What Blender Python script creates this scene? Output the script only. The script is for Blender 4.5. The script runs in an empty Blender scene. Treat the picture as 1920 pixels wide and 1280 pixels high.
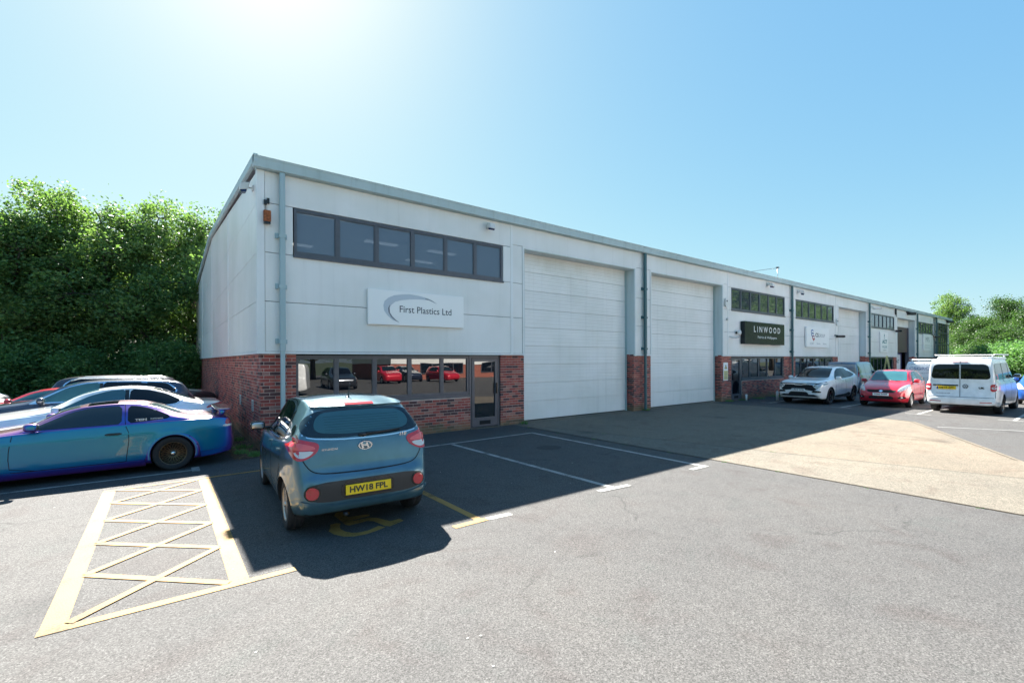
import bpy, bmesh, math, random
import numpy as np
from mathutils import Vector, Matrix
from mathutils.bvhtree import BVHTree
from mathutils.geometry import delaunay_2d_cdt
random.seed(7); rng = np.random.default_rng(11)
PI = math.pi; R = math.radians
scene = bpy.context.scene
COL = scene.collection

# ------------------------------------------------------------------ camera
cam = bpy.data.cameras.new('camera'); cam.lens = 16.2; cam.sensor_width = 36
cam.shift_y = 36/1920; cam.clip_start = .05; cam.clip_end = 3000
camo = bpy.data.objects.new('camera', cam); COL.objects.link(camo)
F_ = Vector((.604, .797, 0)).normalized(); R_ = Vector((F_.y, -F_.x, 0))
roll = R(0.23)
up0 = Vector((0, 0, 1))
right = R_*math.cos(roll) - up0*math.sin(roll)
upv = up0*math.cos(roll) + R_*math.sin(roll)
M = Matrix((right, upv, -F_)).transposed().to_4x4()
M.translation = Vector((-1.63, -11.15, 1.95))
camo.matrix_world = M
scene.camera = camo

# ------------------------------------------------------------------ sky + sun
SUN = Vector((.14, .97, 1.0)).normalized()
elev = math.asin(SUN.z); az = math.atan2(SUN.x, SUN.y)      # azimuth from +Y towards +X
world = bpy.data.worlds.new('World'); scene.world = world; world.use_nodes = True
wn = world.node_tree.nodes; wl = world.node_tree.links
bg = wn['Background']
sky = wn.new('ShaderNodeTexSky'); sky.sky_type = 'NISHITA'; sky.sun_disc = False
sky.sun_elevation = elev; sky.sun_rotation = az
sky.altitude = 0; sky.air_density = 1.0; sky.dust_density = .7; sky.ozone_density = 2.2
# film-like response per channel over the whole sky (no direction or position in it)
sp_ = wn.new('ShaderNodeSeparateColor'); cb_ = wn.new('ShaderNodeCombineColor'); wl.new(sky.outputs[0], sp_.inputs[0])
for i_, (gam, k_) in enumerate(((.80, .122), (.51, .240), (.15, .475))):
    pw = wn.new('ShaderNodeMath'); pw.operation = 'POWER'; pw.inputs[1].default_value = gam; wl.new(sp_.outputs[i_], pw.inputs[0])
    mu = wn.new('ShaderNodeMath'); mu.operation = 'MULTIPLY'; mu.inputs[1].default_value = k_*1.9; wl.new(pw.outputs[0], mu.inputs[0]); wl.new(mu.outputs[0], cb_.inputs[i_])
wl.new(cb_.outputs[0], bg.inputs[0]); bg.inputs[1].default_value = 0.12
sl = bpy.data.lights.new('sun', 'SUN'); sl.energy = 3.9; sl.angle = R(.53); sl.color = (1, .95, .87)
so = bpy.data.objects.new('sun', sl); COL.objects.link(so)
so.rotation_euler = SUN.to_track_quat('Z', 'Y').to_euler(); so.location = (0, 30, 40)
scene.view_settings.view_transform = 'Standard'; scene.view_settings.look = 'None'
scene.view_settings.gamma = 1; scene.view_settings.use_curve_mapping = False
scene.view_settings.exposure = 2.75
scene.cycles.max_bounces = 8

# ------------------------------------------------------------------ materials
MATS = {}
def newmat(name):
    m = bpy.data.materials.new(name); m.use_nodes = True
    MATS[name] = m
    return m, m.node_tree.nodes, m.node_tree.links, m.node_tree.nodes['Principled BSDF']
def pm(name, col, rough=.5, metal=0, coat=0, ior=1.5, spec=None, emis=None, noise=None, bump=None, alpha=None):
    if name in MATS: return MATS[name]
    m, n, l, b = newmat(name)
    b.inputs['Base Color'].default_value = (*col, 1); b.inputs['Roughness'].default_value = rough
    b.inputs['Metallic'].default_value = metal; b.inputs['Coat Weight'].default_value = coat
    b.inputs['Coat Roughness'].default_value = .04; b.inputs['IOR'].default_value = ior
    if spec is not None: b.inputs['Specular IOR Level'].default_value = spec
    if noise:
        sc, amt = noise
        g = n.new('ShaderNodeNewGeometry'); t = n.new('ShaderNodeTexNoise'); t.inputs['Scale'].default_value = sc
        t.inputs['Detail'].default_value = 6
        l.new(g.outputs['Position'], t.inputs['Vector'])
        r = n.new('ShaderNodeMapRange'); r.inputs['From Min'].default_value = .3; r.inputs['From Max'].default_value = .7
        r.inputs['To Min'].default_value = 1-amt; r.inputs['To Max'].default_value = 1+amt
        l.new(t.outputs['Fac'], r.inputs['Value'])
        v = n.new('ShaderNodeVectorMath'); v.operation = 'SCALE'; v.inputs[0].default_value = col
        l.new(r.outputs['Result'], v.inputs['Scale']); l.new(v.outputs[0], b.inputs['Base Color'])
        if bump:
            bp = n.new('ShaderNodeBump'); bp.inputs['Distance'].default_value = bump; bp.inputs['Strength'].default_value = .6
            l.new(t.outputs['Fac'], bp.inputs['Height']); l.new(bp.outputs[0], b.inputs['Normal'])
    return m
def N(nodes, t, **kw):
    n = nodes.new('ShaderNode'+t)
    for k, v in kw.items():
        if k.startswith('i_'):
            n.inputs[k[2:].replace('_', ' ')].default_value = v
        else: setattr(n, k, v)
    return n
def ramp(nodes, stops, interp='LINEAR'):
    r = nodes.new('ShaderNodeValToRGB'); cr = r.color_ramp; cr.interpolation = interp
    while len(cr.elements) < len(stops): cr.elements.new(.5)
    for e, (p, c) in zip(cr.elements, stops):
        e.position = p; e.color = (*c, 1) if len(c) == 3 else c
    return r
def mix(nodes, links, fac, a, b, mode='MIX'):
    m = nodes.new('ShaderNodeMix'); m.data_type = 'RGBA'; m.blend_type = mode
    for s, v in ((0, fac), (6, a), (7, b)):
        if hasattr(v, 'is_output') or isinstance(v, bpy.types.NodeSocket): links.new(v, m.inputs[s])
        elif s == 0: m.inputs[0].default_value = v
        else: m.inputs[s].default_value = (*v, 1)
    return m.outputs[2]

def asphalt(name, base, fine=1.0, warm=(1, 1, 1), cracks=True, mottled=.5, rust=False):
    m, n, l, b = newmat(name)
    g = N(n, 'NewGeometry')
    v1 = N(n, 'TexVoronoi', i_Scale=125.0); v1.feature = 'F1'; l.new(g.outputs['Position'], v1.inputs['Vector'])
    sep = N(n, 'SeparateColor'); l.new(v1.outputs['Color'], sep.inputs[0])
    r1 = ramp(n, [(0, tuple(base*w*.5 for w in warm)), (.35, tuple(base*w*.86 for w in warm)), (.75, tuple(base*w*1.12 for w in warm)), (1, tuple(base*w*1.6 for w in warm))])
    l.new(sep.outputs[0], r1.inputs[0])
    v2 = N(n, 'TexNoise', i_Scale=60.0, i_Detail=3.0); l.new(g.outputs['Position'], v2.inputs['Vector'])
    r2 = ramp(n, [(.34, (.45, .45, .45)), (.5, (1, 1, 1)), (.7, (1.35, 1.35, 1.35))]); l.new(v2.outputs['Fac'], r2.inputs[0])
    c = mix(n, l, .55, r1.outputs[0], r2.outputs[0], 'MULTIPLY')
    v3 = N(n, 'TexNoise', i_Scale=.45, i_Detail=5.0, i_Roughness=.6); l.new(g.outputs['Position'], v3.inputs['Vector'])
    r3 = ramp(n, [(.3, (.78, .79, .81)), (.5, (1, 1, 1)), (.7, (1.16, 1.13, 1.09))]); l.new(v3.outputs['Fac'], r3.inputs[0])
    c = mix(n, l, mottled, c, r3.outputs[0], 'MULTIPLY')
    v5 = N(n, 'TexNoise', i_Scale=3.5, i_Detail=6.0, i_Roughness=.7); l.new(g.outputs['Position'], v5.inputs['Vector'])
    r5 = ramp(n, [(.32, (.72, .7, .7)), (.48, (1, 1, 1)), (.75, (1.1, 1.1, 1.08))]); l.new(v5.outputs['Fac'], r5.inputs[0])
    c = mix(n, l, mottled, c, r5.outputs[0], 'MULTIPLY')
    v6 = N(n, 'TexNoise', i_Scale=.8, i_Detail=4.0, i_Distortion=2.2); l.new(g.outputs['Position'], v6.inputs['Vector'])
    r6 = ramp(n, [(.33, (.84, .77, .76)), (.46, (1, 1, 1)), (.62, (1.0, 1.0, 1.0)), (.72, (.90, .96, .95))]); l.new(v6.outputs['Fac'], r6.inputs[0])
    c = mix(n, l, mottled*1.3, c, r6.outputs[0], 'MULTIPLY')
    if cracks:
        d = N(n, 'TexNoise', i_Scale=1.1, i_Detail=5.0); l.new(g.outputs['Position'], d.inputs['Vector'])
        vm = N(n, 'VectorMath', operation='SCALE'); vm.inputs['Scale'].default_value = 1.3; l.new(d.outputs['Color'], vm.inputs[0])
        va = N(n, 'VectorMath', operation='ADD'); l.new(g.outputs['Position'], va.inputs[0]); l.new(vm.outputs[0], va.inputs[1])
        vc = N(n, 'TexVoronoi', i_Scale=.17); vc.feature = 'DISTANCE_TO_EDGE'; l.new(va.outputs[0], vc.inputs['Vector'])
        rc = ramp(n, [(0, (1, 1, 1)), (.0016, (.8, .8, .8)), (.0045, (0, 0, 0))]); l.new(vc.outputs['Distance'], rc.inputs[0])
        nm = N(n, 'TexNoise', i_Scale=.9, i_Detail=4.0); l.new(g.outputs['Position'], nm.inputs['Vector'])
        rm = ramp(n, [(.50, (0, 0, 0)), (.60, (.5, .5, .5))]); l.new(nm.outputs['Fac'], rm.inputs[0])
        mm = N(n, 'Math', operation='MULTIPLY'); l.new(rc.outputs[0], mm.inputs[0]); l.new(rm.outputs[0], mm.inputs[1])
        c = mix(n, l, mm.outputs[0], c, (.012, .012, .012))
    # oil drips: small dark irregular spots
    d2 = N(n, 'TexNoise', i_Scale=5.0, i_Detail=4.0); l.new(g.outputs['Position'], d2.inputs['Vector'])
    vm2 = N(n, 'VectorMath', operation='SCALE'); vm2.inputs['Scale'].default_value = .35; l.new(d2.outputs['Color'], vm2.inputs[0])
    va2 = N(n, 'VectorMath', operation='ADD'); l.new(g.outputs['Position'], va2.inputs[0]); l.new(vm2.outputs[0], va2.inputs[1])
    vo = N(n, 'TexVoronoi', i_Scale=.42); l.new(va2.outputs[0], vo.inputs['Vector'])
    ro = ramp(n, [(.02, (.55, .55, .56)), (.09, (.80, .80, .81)), (.14, (1, 1, 1))]); l.new(vo.outputs['Distance'], ro.inputs[0])
    c = mix(n, l, .8, c, ro.outputs[0], 'MULTIPLY')
    if rust:
        t7 = N(n, 'TexNoise', i_Scale=.55, i_Detail=7.0, i_Roughness=.7); l.new(g.outputs['Position'], t7.inputs['Vector'])
        r7 = ramp(n, [(.50, (0, 0, 0)), (.66, (.55, .55, .55))]); l.new(t7.outputs['Fac'], r7.inputs[0])
        c = mix(n, l, r7.outputs[0], c, (base*1.35, base*.82, base*.50))
    l.new(c, b.inputs['Base Color']); b.inputs['Roughness'].default_value = .85
    b.inputs['Specular IOR Level'].default_value = .35
    bp = N(n, 'Bump', i_Distance=.006, i_Strength=.75*fine)
    l.new(sep.outputs[1], bp.inputs['Height']); l.new(bp.outputs[0], b.inputs['Normal'])
    return m
asphalt('asphalt', .075, warm=(1.02, 1, .985))
asphalt('concrete', .128, fine=.5, warm=(1.2, 1.02, .78), cracks=False, mottled=.6)
asphalt('concrete_strip', .128, fine=.7, warm=(1.14, 1.02, .82), cracks=False, mottled=.6)
asphalt('tar_patch', .05, fine=.8, cracks=False)

def paintmark(name, col):
    m, n, l, b = newmat(name)
    g = N(n, 'NewGeometry')
    t = N(n, 'TexNoise', i_Scale=55.0, i_Detail=5.0, i_Roughness=.7); l.new(g.outputs['Position'], t.inputs['Vector'])
    t2 = N(n, 'TexNoise', i_Scale=3.0, i_Detail=5.0); l.new(g.outputs['Position'], t2.inputs['Vector'])
    ad = N(n, 'Math', operation='ADD'); l.new(t.outputs['Fac'], ad.inputs[0]); l.new(t2.outputs['Fac'], ad.inputs[1])
    r = ramp(n, [(.40, tuple(c*.25 for c in col)), (.465, tuple(c*.85 for c in col)), (.6, col)])
    h = N(n, 'Math', operation='MULTIPLY'); h.inputs[1].default_value = .5; l.new(ad.outputs[0], h.inputs[0]); l.new(h.outputs[0], r.inputs[0])
    l.new(r.outputs[0], b.inputs['Base Color']); b.inputs['Roughness'].default_value = .75
    v1 = N(n, 'TexVoronoi', i_Scale=105.0); l.new(g.outputs['Position'], v1.inputs['Vector'])
    bp = N(n, 'Bump', i_Distance=.003, i_Strength=.5); l.new(v1.outputs['Distance'], bp.inputs['Height']); l.new(bp.outputs[0], b.inputs['Normal'])
paintmark('yellow_paint', (.33, .19, .045)); paintmark('white_paint', (.33, .33, .315))

# brick: tone comes from a colour attribute on every brick mesh
m, n, l, b = newmat('brick')
at = N(n, 'Attribute', attribute_name='tone'); g = N(n, 'NewGeometry')
sc = N(n, 'SeparateColor'); l.new(at.outputs['Color'], sc.inputs[0])
rb = ramp(n, [(0, (.085, .045, .05)), (.18, (.15, .06, .055)), (.4, (.33, .072, .062)), (.7, (.43, .10, .078)), (.9, (.50, .17, .12)), (1, (.32, .20, .18))])
l.new(sc.outputs[0], rb.inputs[0])
t = N(n, 'TexNoise', i_Scale=40.0, i_Detail=6.0, i_Roughness=.7); l.new(g.outputs['Position'], t.inputs['Vector'])
r2 = ramp(n, [(.3, (.6, .6, .6)), (.6, (1.1, 1.1, 1.1)), (.8, (1.5, 1.4, 1.4))]); l.new(t.outputs['Fac'], r2.inputs[0])
c = mix(n, l, .8, rb.outputs[0], r2.outputs[0], 'MULTIPLY')
sz = N(n, 'SeparateXYZ'); l.new(g.outputs['Position'], sz.inputs[0])
t3 = N(n, 'TexNoise', i_Scale=3.0, i_Detail=5.0); l.new(g.outputs['Position'], t3.inputs['Vector'])
def dirt(nodes, links, c, szout, tout, col=(.17, .14, .075), h=.33):
    a = N(nodes, 'Math', operation='MULTIPLY_ADD'); a.inputs[1].default_value = -.45; a.inputs[2].default_value = .225; links.new(tout, a.inputs[0])
    s = N(nodes, 'Math', operation='ADD'); links.new(szout, s.inputs[0]); links.new(a.outputs[0], s.inputs[1])
    mr = N(nodes, 'MapRange'); mr.inputs['From Min'].default_value = h; mr.inputs['From Max'].default_value = .08
    mr.inputs['To Min'].default_value = 0; mr.inputs['To Max'].default_value = .78; links.new(s.outputs[0], mr.inputs['Value'])
    return mix(nodes, links, mr.outputs['Result'], c, col)
c = dirt(n, l, c, sz.outputs['Z'], t3.outputs['Fac'])
te = N(n, 'TexNoise', i_Scale=1.7, i_Detail=6.0, i_Roughness=.65); l.new(g.outputs['Position'], te.inputs['Vector'])
re_ = ramp(n, [(.62, (0, 0, 0)), (.76, (.3, .3, .3))]); l.new(te.outputs['Fac'], re_.inputs[0])
c = mix(n, l, re_.outputs[0], c, (.42, .30, .28))
l.new(c, b.inputs['Base Color']); b.inputs['Roughness'].default_value = .8
bp = N(n, 'Bump', i_Distance=.004, i_Strength=.5); l.new(t.outputs['Fac'], bp.inputs['Height']); l.new(bp.outputs[0], b.inputs['Normal'])
m, n, l, b = newmat('mortar')
g = N(n, 'NewGeometry'); t = N(n, 'TexNoise', i_Scale=6.0, i_Detail=8.0); l.new(g.outputs['Position'], t.inputs['Vector'])
r2 = ramp(n, [(.3, (.42, .31, .27)), (.7, (.62, .50, .44))]); l.new(t.outputs['Fac'], r2.inputs[0])
sz = N(n, 'SeparateXYZ'); l.new(g.outputs['Position'], sz.inputs[0])
c = dirt(n, l, r2.outputs[0], sz.outputs['Z'], t.outputs['Fac'], (.15, .13, .08))
l.new(c, b.inputs['Base Color']); b.inputs['Roughness'].default_value = .9

def cladding(name, col, streak=.05, rough=.42, top=None):
    m, n, l, b = newmat(name)
    g = N(n, 'NewGeometry'); mp = N(n, 'Mapping'); mp.inputs['Scale'].default_value = (6, 6, .25)
    l.new(g.outputs['Position'], mp.inputs['Vector'])
    t = N(n, 'TexNoise', i_Scale=1.0, i_Detail=6.0, i_Roughness=.6); l.new(mp.outputs[0], t.inputs['Vector'])
    t2 = N(n, 'TexNoise', i_Scale=.6, i_Detail=5.0); l.new(g.outputs['Position'], t2.inputs['Vector'])
    r = ramp(n, [(.25, tuple(c*(1-streak*1.6) for c in col)), (.45, col), (.75, tuple(min(c*(1+streak*.4), .9) for c in col))]); l.new(t.outputs['Fac'], r.inputs[0])
    r2 = ramp(n, [(.35, (.9, .91, .89)), (.6, (1, 1, 1))]); l.new(t2.outputs['Fac'], r2.inputs[0])
    c = mix(n, l, 1.0, r.outputs[0], r2.outputs[0], 'MULTIPLY')
    at = N(n, 'ObjectInfo')
    mr = N(n, 'MapRange'); mr.inputs['To Min'].default_value = .955; mr.inputs['To Max'].default_value = 1.0; l.new(at.outputs['Random'], mr.inputs['Value'])
    vs = N(n, 'VectorMath', operation='SCALE'); l.new(c, vs.inputs[0]); l.new(mr.outputs['Result'], vs.inputs['Scale'])
    cc = vs.outputs[0]
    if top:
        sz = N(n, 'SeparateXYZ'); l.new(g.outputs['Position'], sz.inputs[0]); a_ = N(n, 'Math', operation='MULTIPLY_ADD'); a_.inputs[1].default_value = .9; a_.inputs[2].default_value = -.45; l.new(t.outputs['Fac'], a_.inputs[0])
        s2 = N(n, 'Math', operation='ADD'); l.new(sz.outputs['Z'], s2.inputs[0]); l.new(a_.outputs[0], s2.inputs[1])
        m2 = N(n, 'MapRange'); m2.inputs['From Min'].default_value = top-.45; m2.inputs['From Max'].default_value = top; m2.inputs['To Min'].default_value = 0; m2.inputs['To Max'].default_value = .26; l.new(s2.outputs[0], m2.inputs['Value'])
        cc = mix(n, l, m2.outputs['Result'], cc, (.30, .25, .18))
    l.new(cc, b.inputs['Base Color']); b.inputs['Roughness'].default_value = rough
    t4 = N(n, 'TexNoise', i_Scale=1.3, i_Detail=2.0); l.new(g.outputs['Position'], t4.inputs['Vector'])
    bp = N(n, 'Bump', i_Distance=.012, i_Strength=.35); l.new(t4.outputs['Fac'], bp.inputs['Height']); l.new(bp.outputs[0], b.inputs['Normal'])
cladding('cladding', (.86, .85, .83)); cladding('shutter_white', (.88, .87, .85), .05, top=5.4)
cladding('trim_white', (.86, .87, .87), .05); cladding('gutter_grey', (.46, .58, .60), .12, .5)
cladding('pipe_grey', (.40, .52, .55), .25, .45); cladding('pipe_teal', (.055, .14, .16), .25, .4)
cladding('reveal_grey', (.62, .70, .72), .15, .5)
pm('roof_sheet', (.35, .38, .40), .5, noise=(2, .15))
pm('frame_grey', (.085, .09, .11), .35, noise=(8, .1))
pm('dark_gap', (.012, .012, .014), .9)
pm('rubber', (.02, .02, .022), .8, noise=(30, .2)); pm('dark_plastic', (.022, .023, .025), .5)
pm('trim_black', (.012, .012, .013), .25); pm('chrome', (.8, .8, .82), .12, 1)
pm('steel', (.55, .56, .57), .35, 1); pm('silver_wheel', (.5, .5, .5), .3, .8)
pm('black_wheel', (.02, .02, .022), .25, .3, .5); pm('bronze_wheel', (.13, .11, .08), .3, .8)
def glassmat(name, col, ior=1.55, rough=.02, bump=0):
    m, n, l, b = newmat(name)
    b.inputs['Base Color'].default_value = (*col, 1); b.inputs['Roughness'].default_value = rough; b.inputs['IOR'].default_value = ior
    if bump:
        g = N(n, 'NewGeometry'); t = N(n, 'TexNoise', i_Scale=.9, i_Detail=1.0); l.new(g.outputs['Position'], t.inputs['Vector'])
        bp = N(n, 'Bump', i_Distance=bump, i_Strength=.6); l.new(t.outputs['Fac'], bp.inputs['Height']); l.new(bp.outputs[0], b.inputs['Normal'])
    return m
glassmat('window_glass', (.006, .009, .014), 2.05, .0, .004)
glassmat('upper_glass', (.05, .065, .085), 2.0, .02, .004)
pm('office_wall', (.35, .37, .40), .8)
m, n, l, b = newmat('ceiling_lamp'); b.inputs['Emission Color'].default_value = (1, .97, .9, 1); b.inputs['Emission Strength'].default_value = .16
m, n, l, b = newmat('clear_upper_glass'); b.inputs['Base Color'].default_value = (.22, .28, .36, 1); b.inputs['Roughness'].default_value = .01; b.inputs['IOR'].default_value = 1.75
tr_ = n.new('ShaderNodeBsdfTransparent'); tr_.inputs[0].default_value = (.55, .62, .70, 1); ms_ = n.new('ShaderNodeMixShader'); ms_.inputs[0].default_value = .42
l.new(b.outputs[0], ms_.inputs[1]); l.new(tr_.outputs[0], ms_.inputs[2]); l.new(ms_.outputs[0], n['Material Output'].inputs[0])
glassmat('car_glass', (.008, .016, .02), 1.6); glassmat('car_glass_teal', (.03, .10, .12), 1.6)
glassmat('car_glass_black', (.004, .005, .007), 1.42); glassmat('car_glass_clear', (.05, .075, .075), 1.6)
glassmat('screen_frit', (.006, .016, .024), 1.55, .05)
pm('white_sign', (.94, .93, .91), .35); pm('plain_brick', (.33, .11, .075), .8, noise=(7, .3)); pm('sign_edge', (.3, .31, .32), .5)
pm('black_sign', (.022, .028, .03), .22, ior=1.3); pm('letter_white', (.8, .8, .78), .4)
pm('letter_dark', (.035, .05, .075), .5); pm('letter_black', (.01, .01, .01), .4)
pm('swoosh', (.55, .60, .66), .4); pm('swoosh_dark', (.16, .18, .22), .4)
pm('logo_blue', (.02, .12, .42), .4); pm('logo_red', (.5, .02, .05), .4); pm('logo_teal', (.0, .18, .24), .4)
pm('letter_grey', (.25, .27, .3), .4); pm('letter_lilac', (.30, .34, .48), .4)
pm('plate_yellow', (.90, .60, .0), .35); pm('plate_white', (.9, .9, .88), .35); pm('eu_blue', (.01, .06, .4), .4)
pm('lens_red', (.50, .012, .025), .12, coat=1); pm('lens_bright', (.75, .10, .10), .15, coat=1); pm('lens_clear', (.6, .58, .57), .12, coat=1)
pm('lens_orange', (.5, .16, .02), .2, coat=1)
pm('headlight', (.42, .44, .46), .08, .3, 1); pm('purple_wall', (.13, .12, .30), .5); pm('brown_door', (.10, .065, .06), .5)
pm('plastic_white', (.7, .7, .68), .4); pm('sensor_blue', (.01, .02, .09), .2); pm('rust', (.30, .09, .03), .8, noise=(30, .6))
pm('warning_yellow', (.70, .62, .25), .5); pm('paper_white', (.72, .72, .68), .6)
pm('bark', (.06, .048, .036), .9, noise=(9, .4), bump=.03); pm('soil', (.05, .04, .028), .95, noise=(20, .5), bump=.03)
pm('grass_ground', (.035, .05, .022), .95, noise=(3, .4)); pm('timber', (.10, .07, .045), .8, noise=(10, .3))

def carpaint(name, col, metal=.5, flake=True, rough=.28):
    m, n, l, b = newmat(name)
    b.inputs['Base Color'].default_value = (*col, 1); b.inputs['Metallic'].default_value = metal
    b.inputs['Roughness'].default_value = rough; b.inputs['Coat Weight'].default_value = 1; b.inputs['Coat Roughness'].default_value = .03
    if flake:
        g = N(n, 'NewGeometry'); t = N(n, 'TexNoise', i_Scale=5.0, i_Detail=6.0); l.new(g.outputs['Position'], t.inputs['Vector'])
        r = ramp(n, [(.3, tuple(c*.88 for c in col)), (.7, tuple(c*1.08 for c in col))]); l.new(t.outputs['Fac'], r.inputs[0]); l.new(r.outputs[0], b.inputs['Base Color'])
        rr = N(n, 'MapRange'); rr.inputs['To Min'].default_value = .01; rr.inputs['To Max'].default_value = .09; l.new(t.outputs['Fac'], rr.inputs['Value']); l.new(rr.outputs['Result'], b.inputs['Coat Roughness'])
    return m
carpaint('paint_i10', (.075, .165, .215), .5); carpaint('paint_white', (.86, .86, .86), .0); carpaint('paint_red', (.52, .012, .03), .15)
carpaint('paint_pearl', (.74, .75, .74), .1); carpaint('paint_dark', (.035, .04, .05), .4); carpaint('paint_silver', (.45, .47, .49), .7)
carpaint('paint_vanblue', (.16, .25, .34), .5); carpaint('paint_blue', (.02, .10, .38), .3); carpaint('paint_navy', (.02, .03, .06), .4)
# colour-shifting flake paint: a pigment whose hue follows the viewing angle
m, n, l, b = newmat('paint_flip')
lw = N(n, 'LayerWeight', i_Blend=.5)
r = ramp(n, [(0, (.0, .22, .30)), (.04, (.0, .20, .36)), (.11, (.005, .12, .46)), (.20, (.045, .04, .34)), (.38, (.11, .03, .26)), (.62, (.17, .06, .14)), (1, (.19, .115, .10))])
l.new(lw.outputs['Facing'], r.inputs[0]); l.new(r.outputs[0], b.inputs['Base Color'])
b.inputs['Metallic'].default_value = .35; b.inputs['Roughness'].default_value = .32; b.inputs['Coat Weight'].default_value = 1

def leafmat(name, cols, trans=.4):
    m, n, l, b = newmat(name)
    at = N(n, 'Attribute', attribute_name='tone'); sc = N(n, 'SeparateColor'); l.new(at.outputs['Color'], sc.inputs[0])
    r = ramp(n, [(0, cols[0]), (.5, cols[1]), (1, cols[2])]); l.new(sc.outputs[0], r.inputs[0])
    l.new(r.outputs[0], b.inputs['Base Color']); b.inputs['Roughness'].default_value = .5; b.inputs['Specular IOR Level'].default_value = .35
    tr = N(n, 'BsdfTranslucent')
    vs = mix(n, l, 1.0, r.outputs[0], (1.35, 1.5, .75), 'MULTIPLY'); l.new(vs, tr.inputs[0])
    ms = N(n, 'MixShader'); ms.inputs[0].default_value = trans
    l.new(b.outputs[0], ms.inputs[1]); l.new(tr.outputs[0], ms.inputs[2]); l.new(ms.outputs[0], n['Material Output'].inputs[0])
leafmat('leaf_oak', [(.08, .15, .05), (.125, .21, .068), (.17, .255, .085)])
leafmat('leaf_light', [(.03, .065, .022), (.05, .105, .034), (.085, .15, .048)])
leafmat('leaf_shrub', [(.07, .16, .06), (.11, .23, .08), (.16, .28, .10)], .35)
pm('dead_leaf', (.14, .09, .045), .8, noise=(25, .5))

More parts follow.
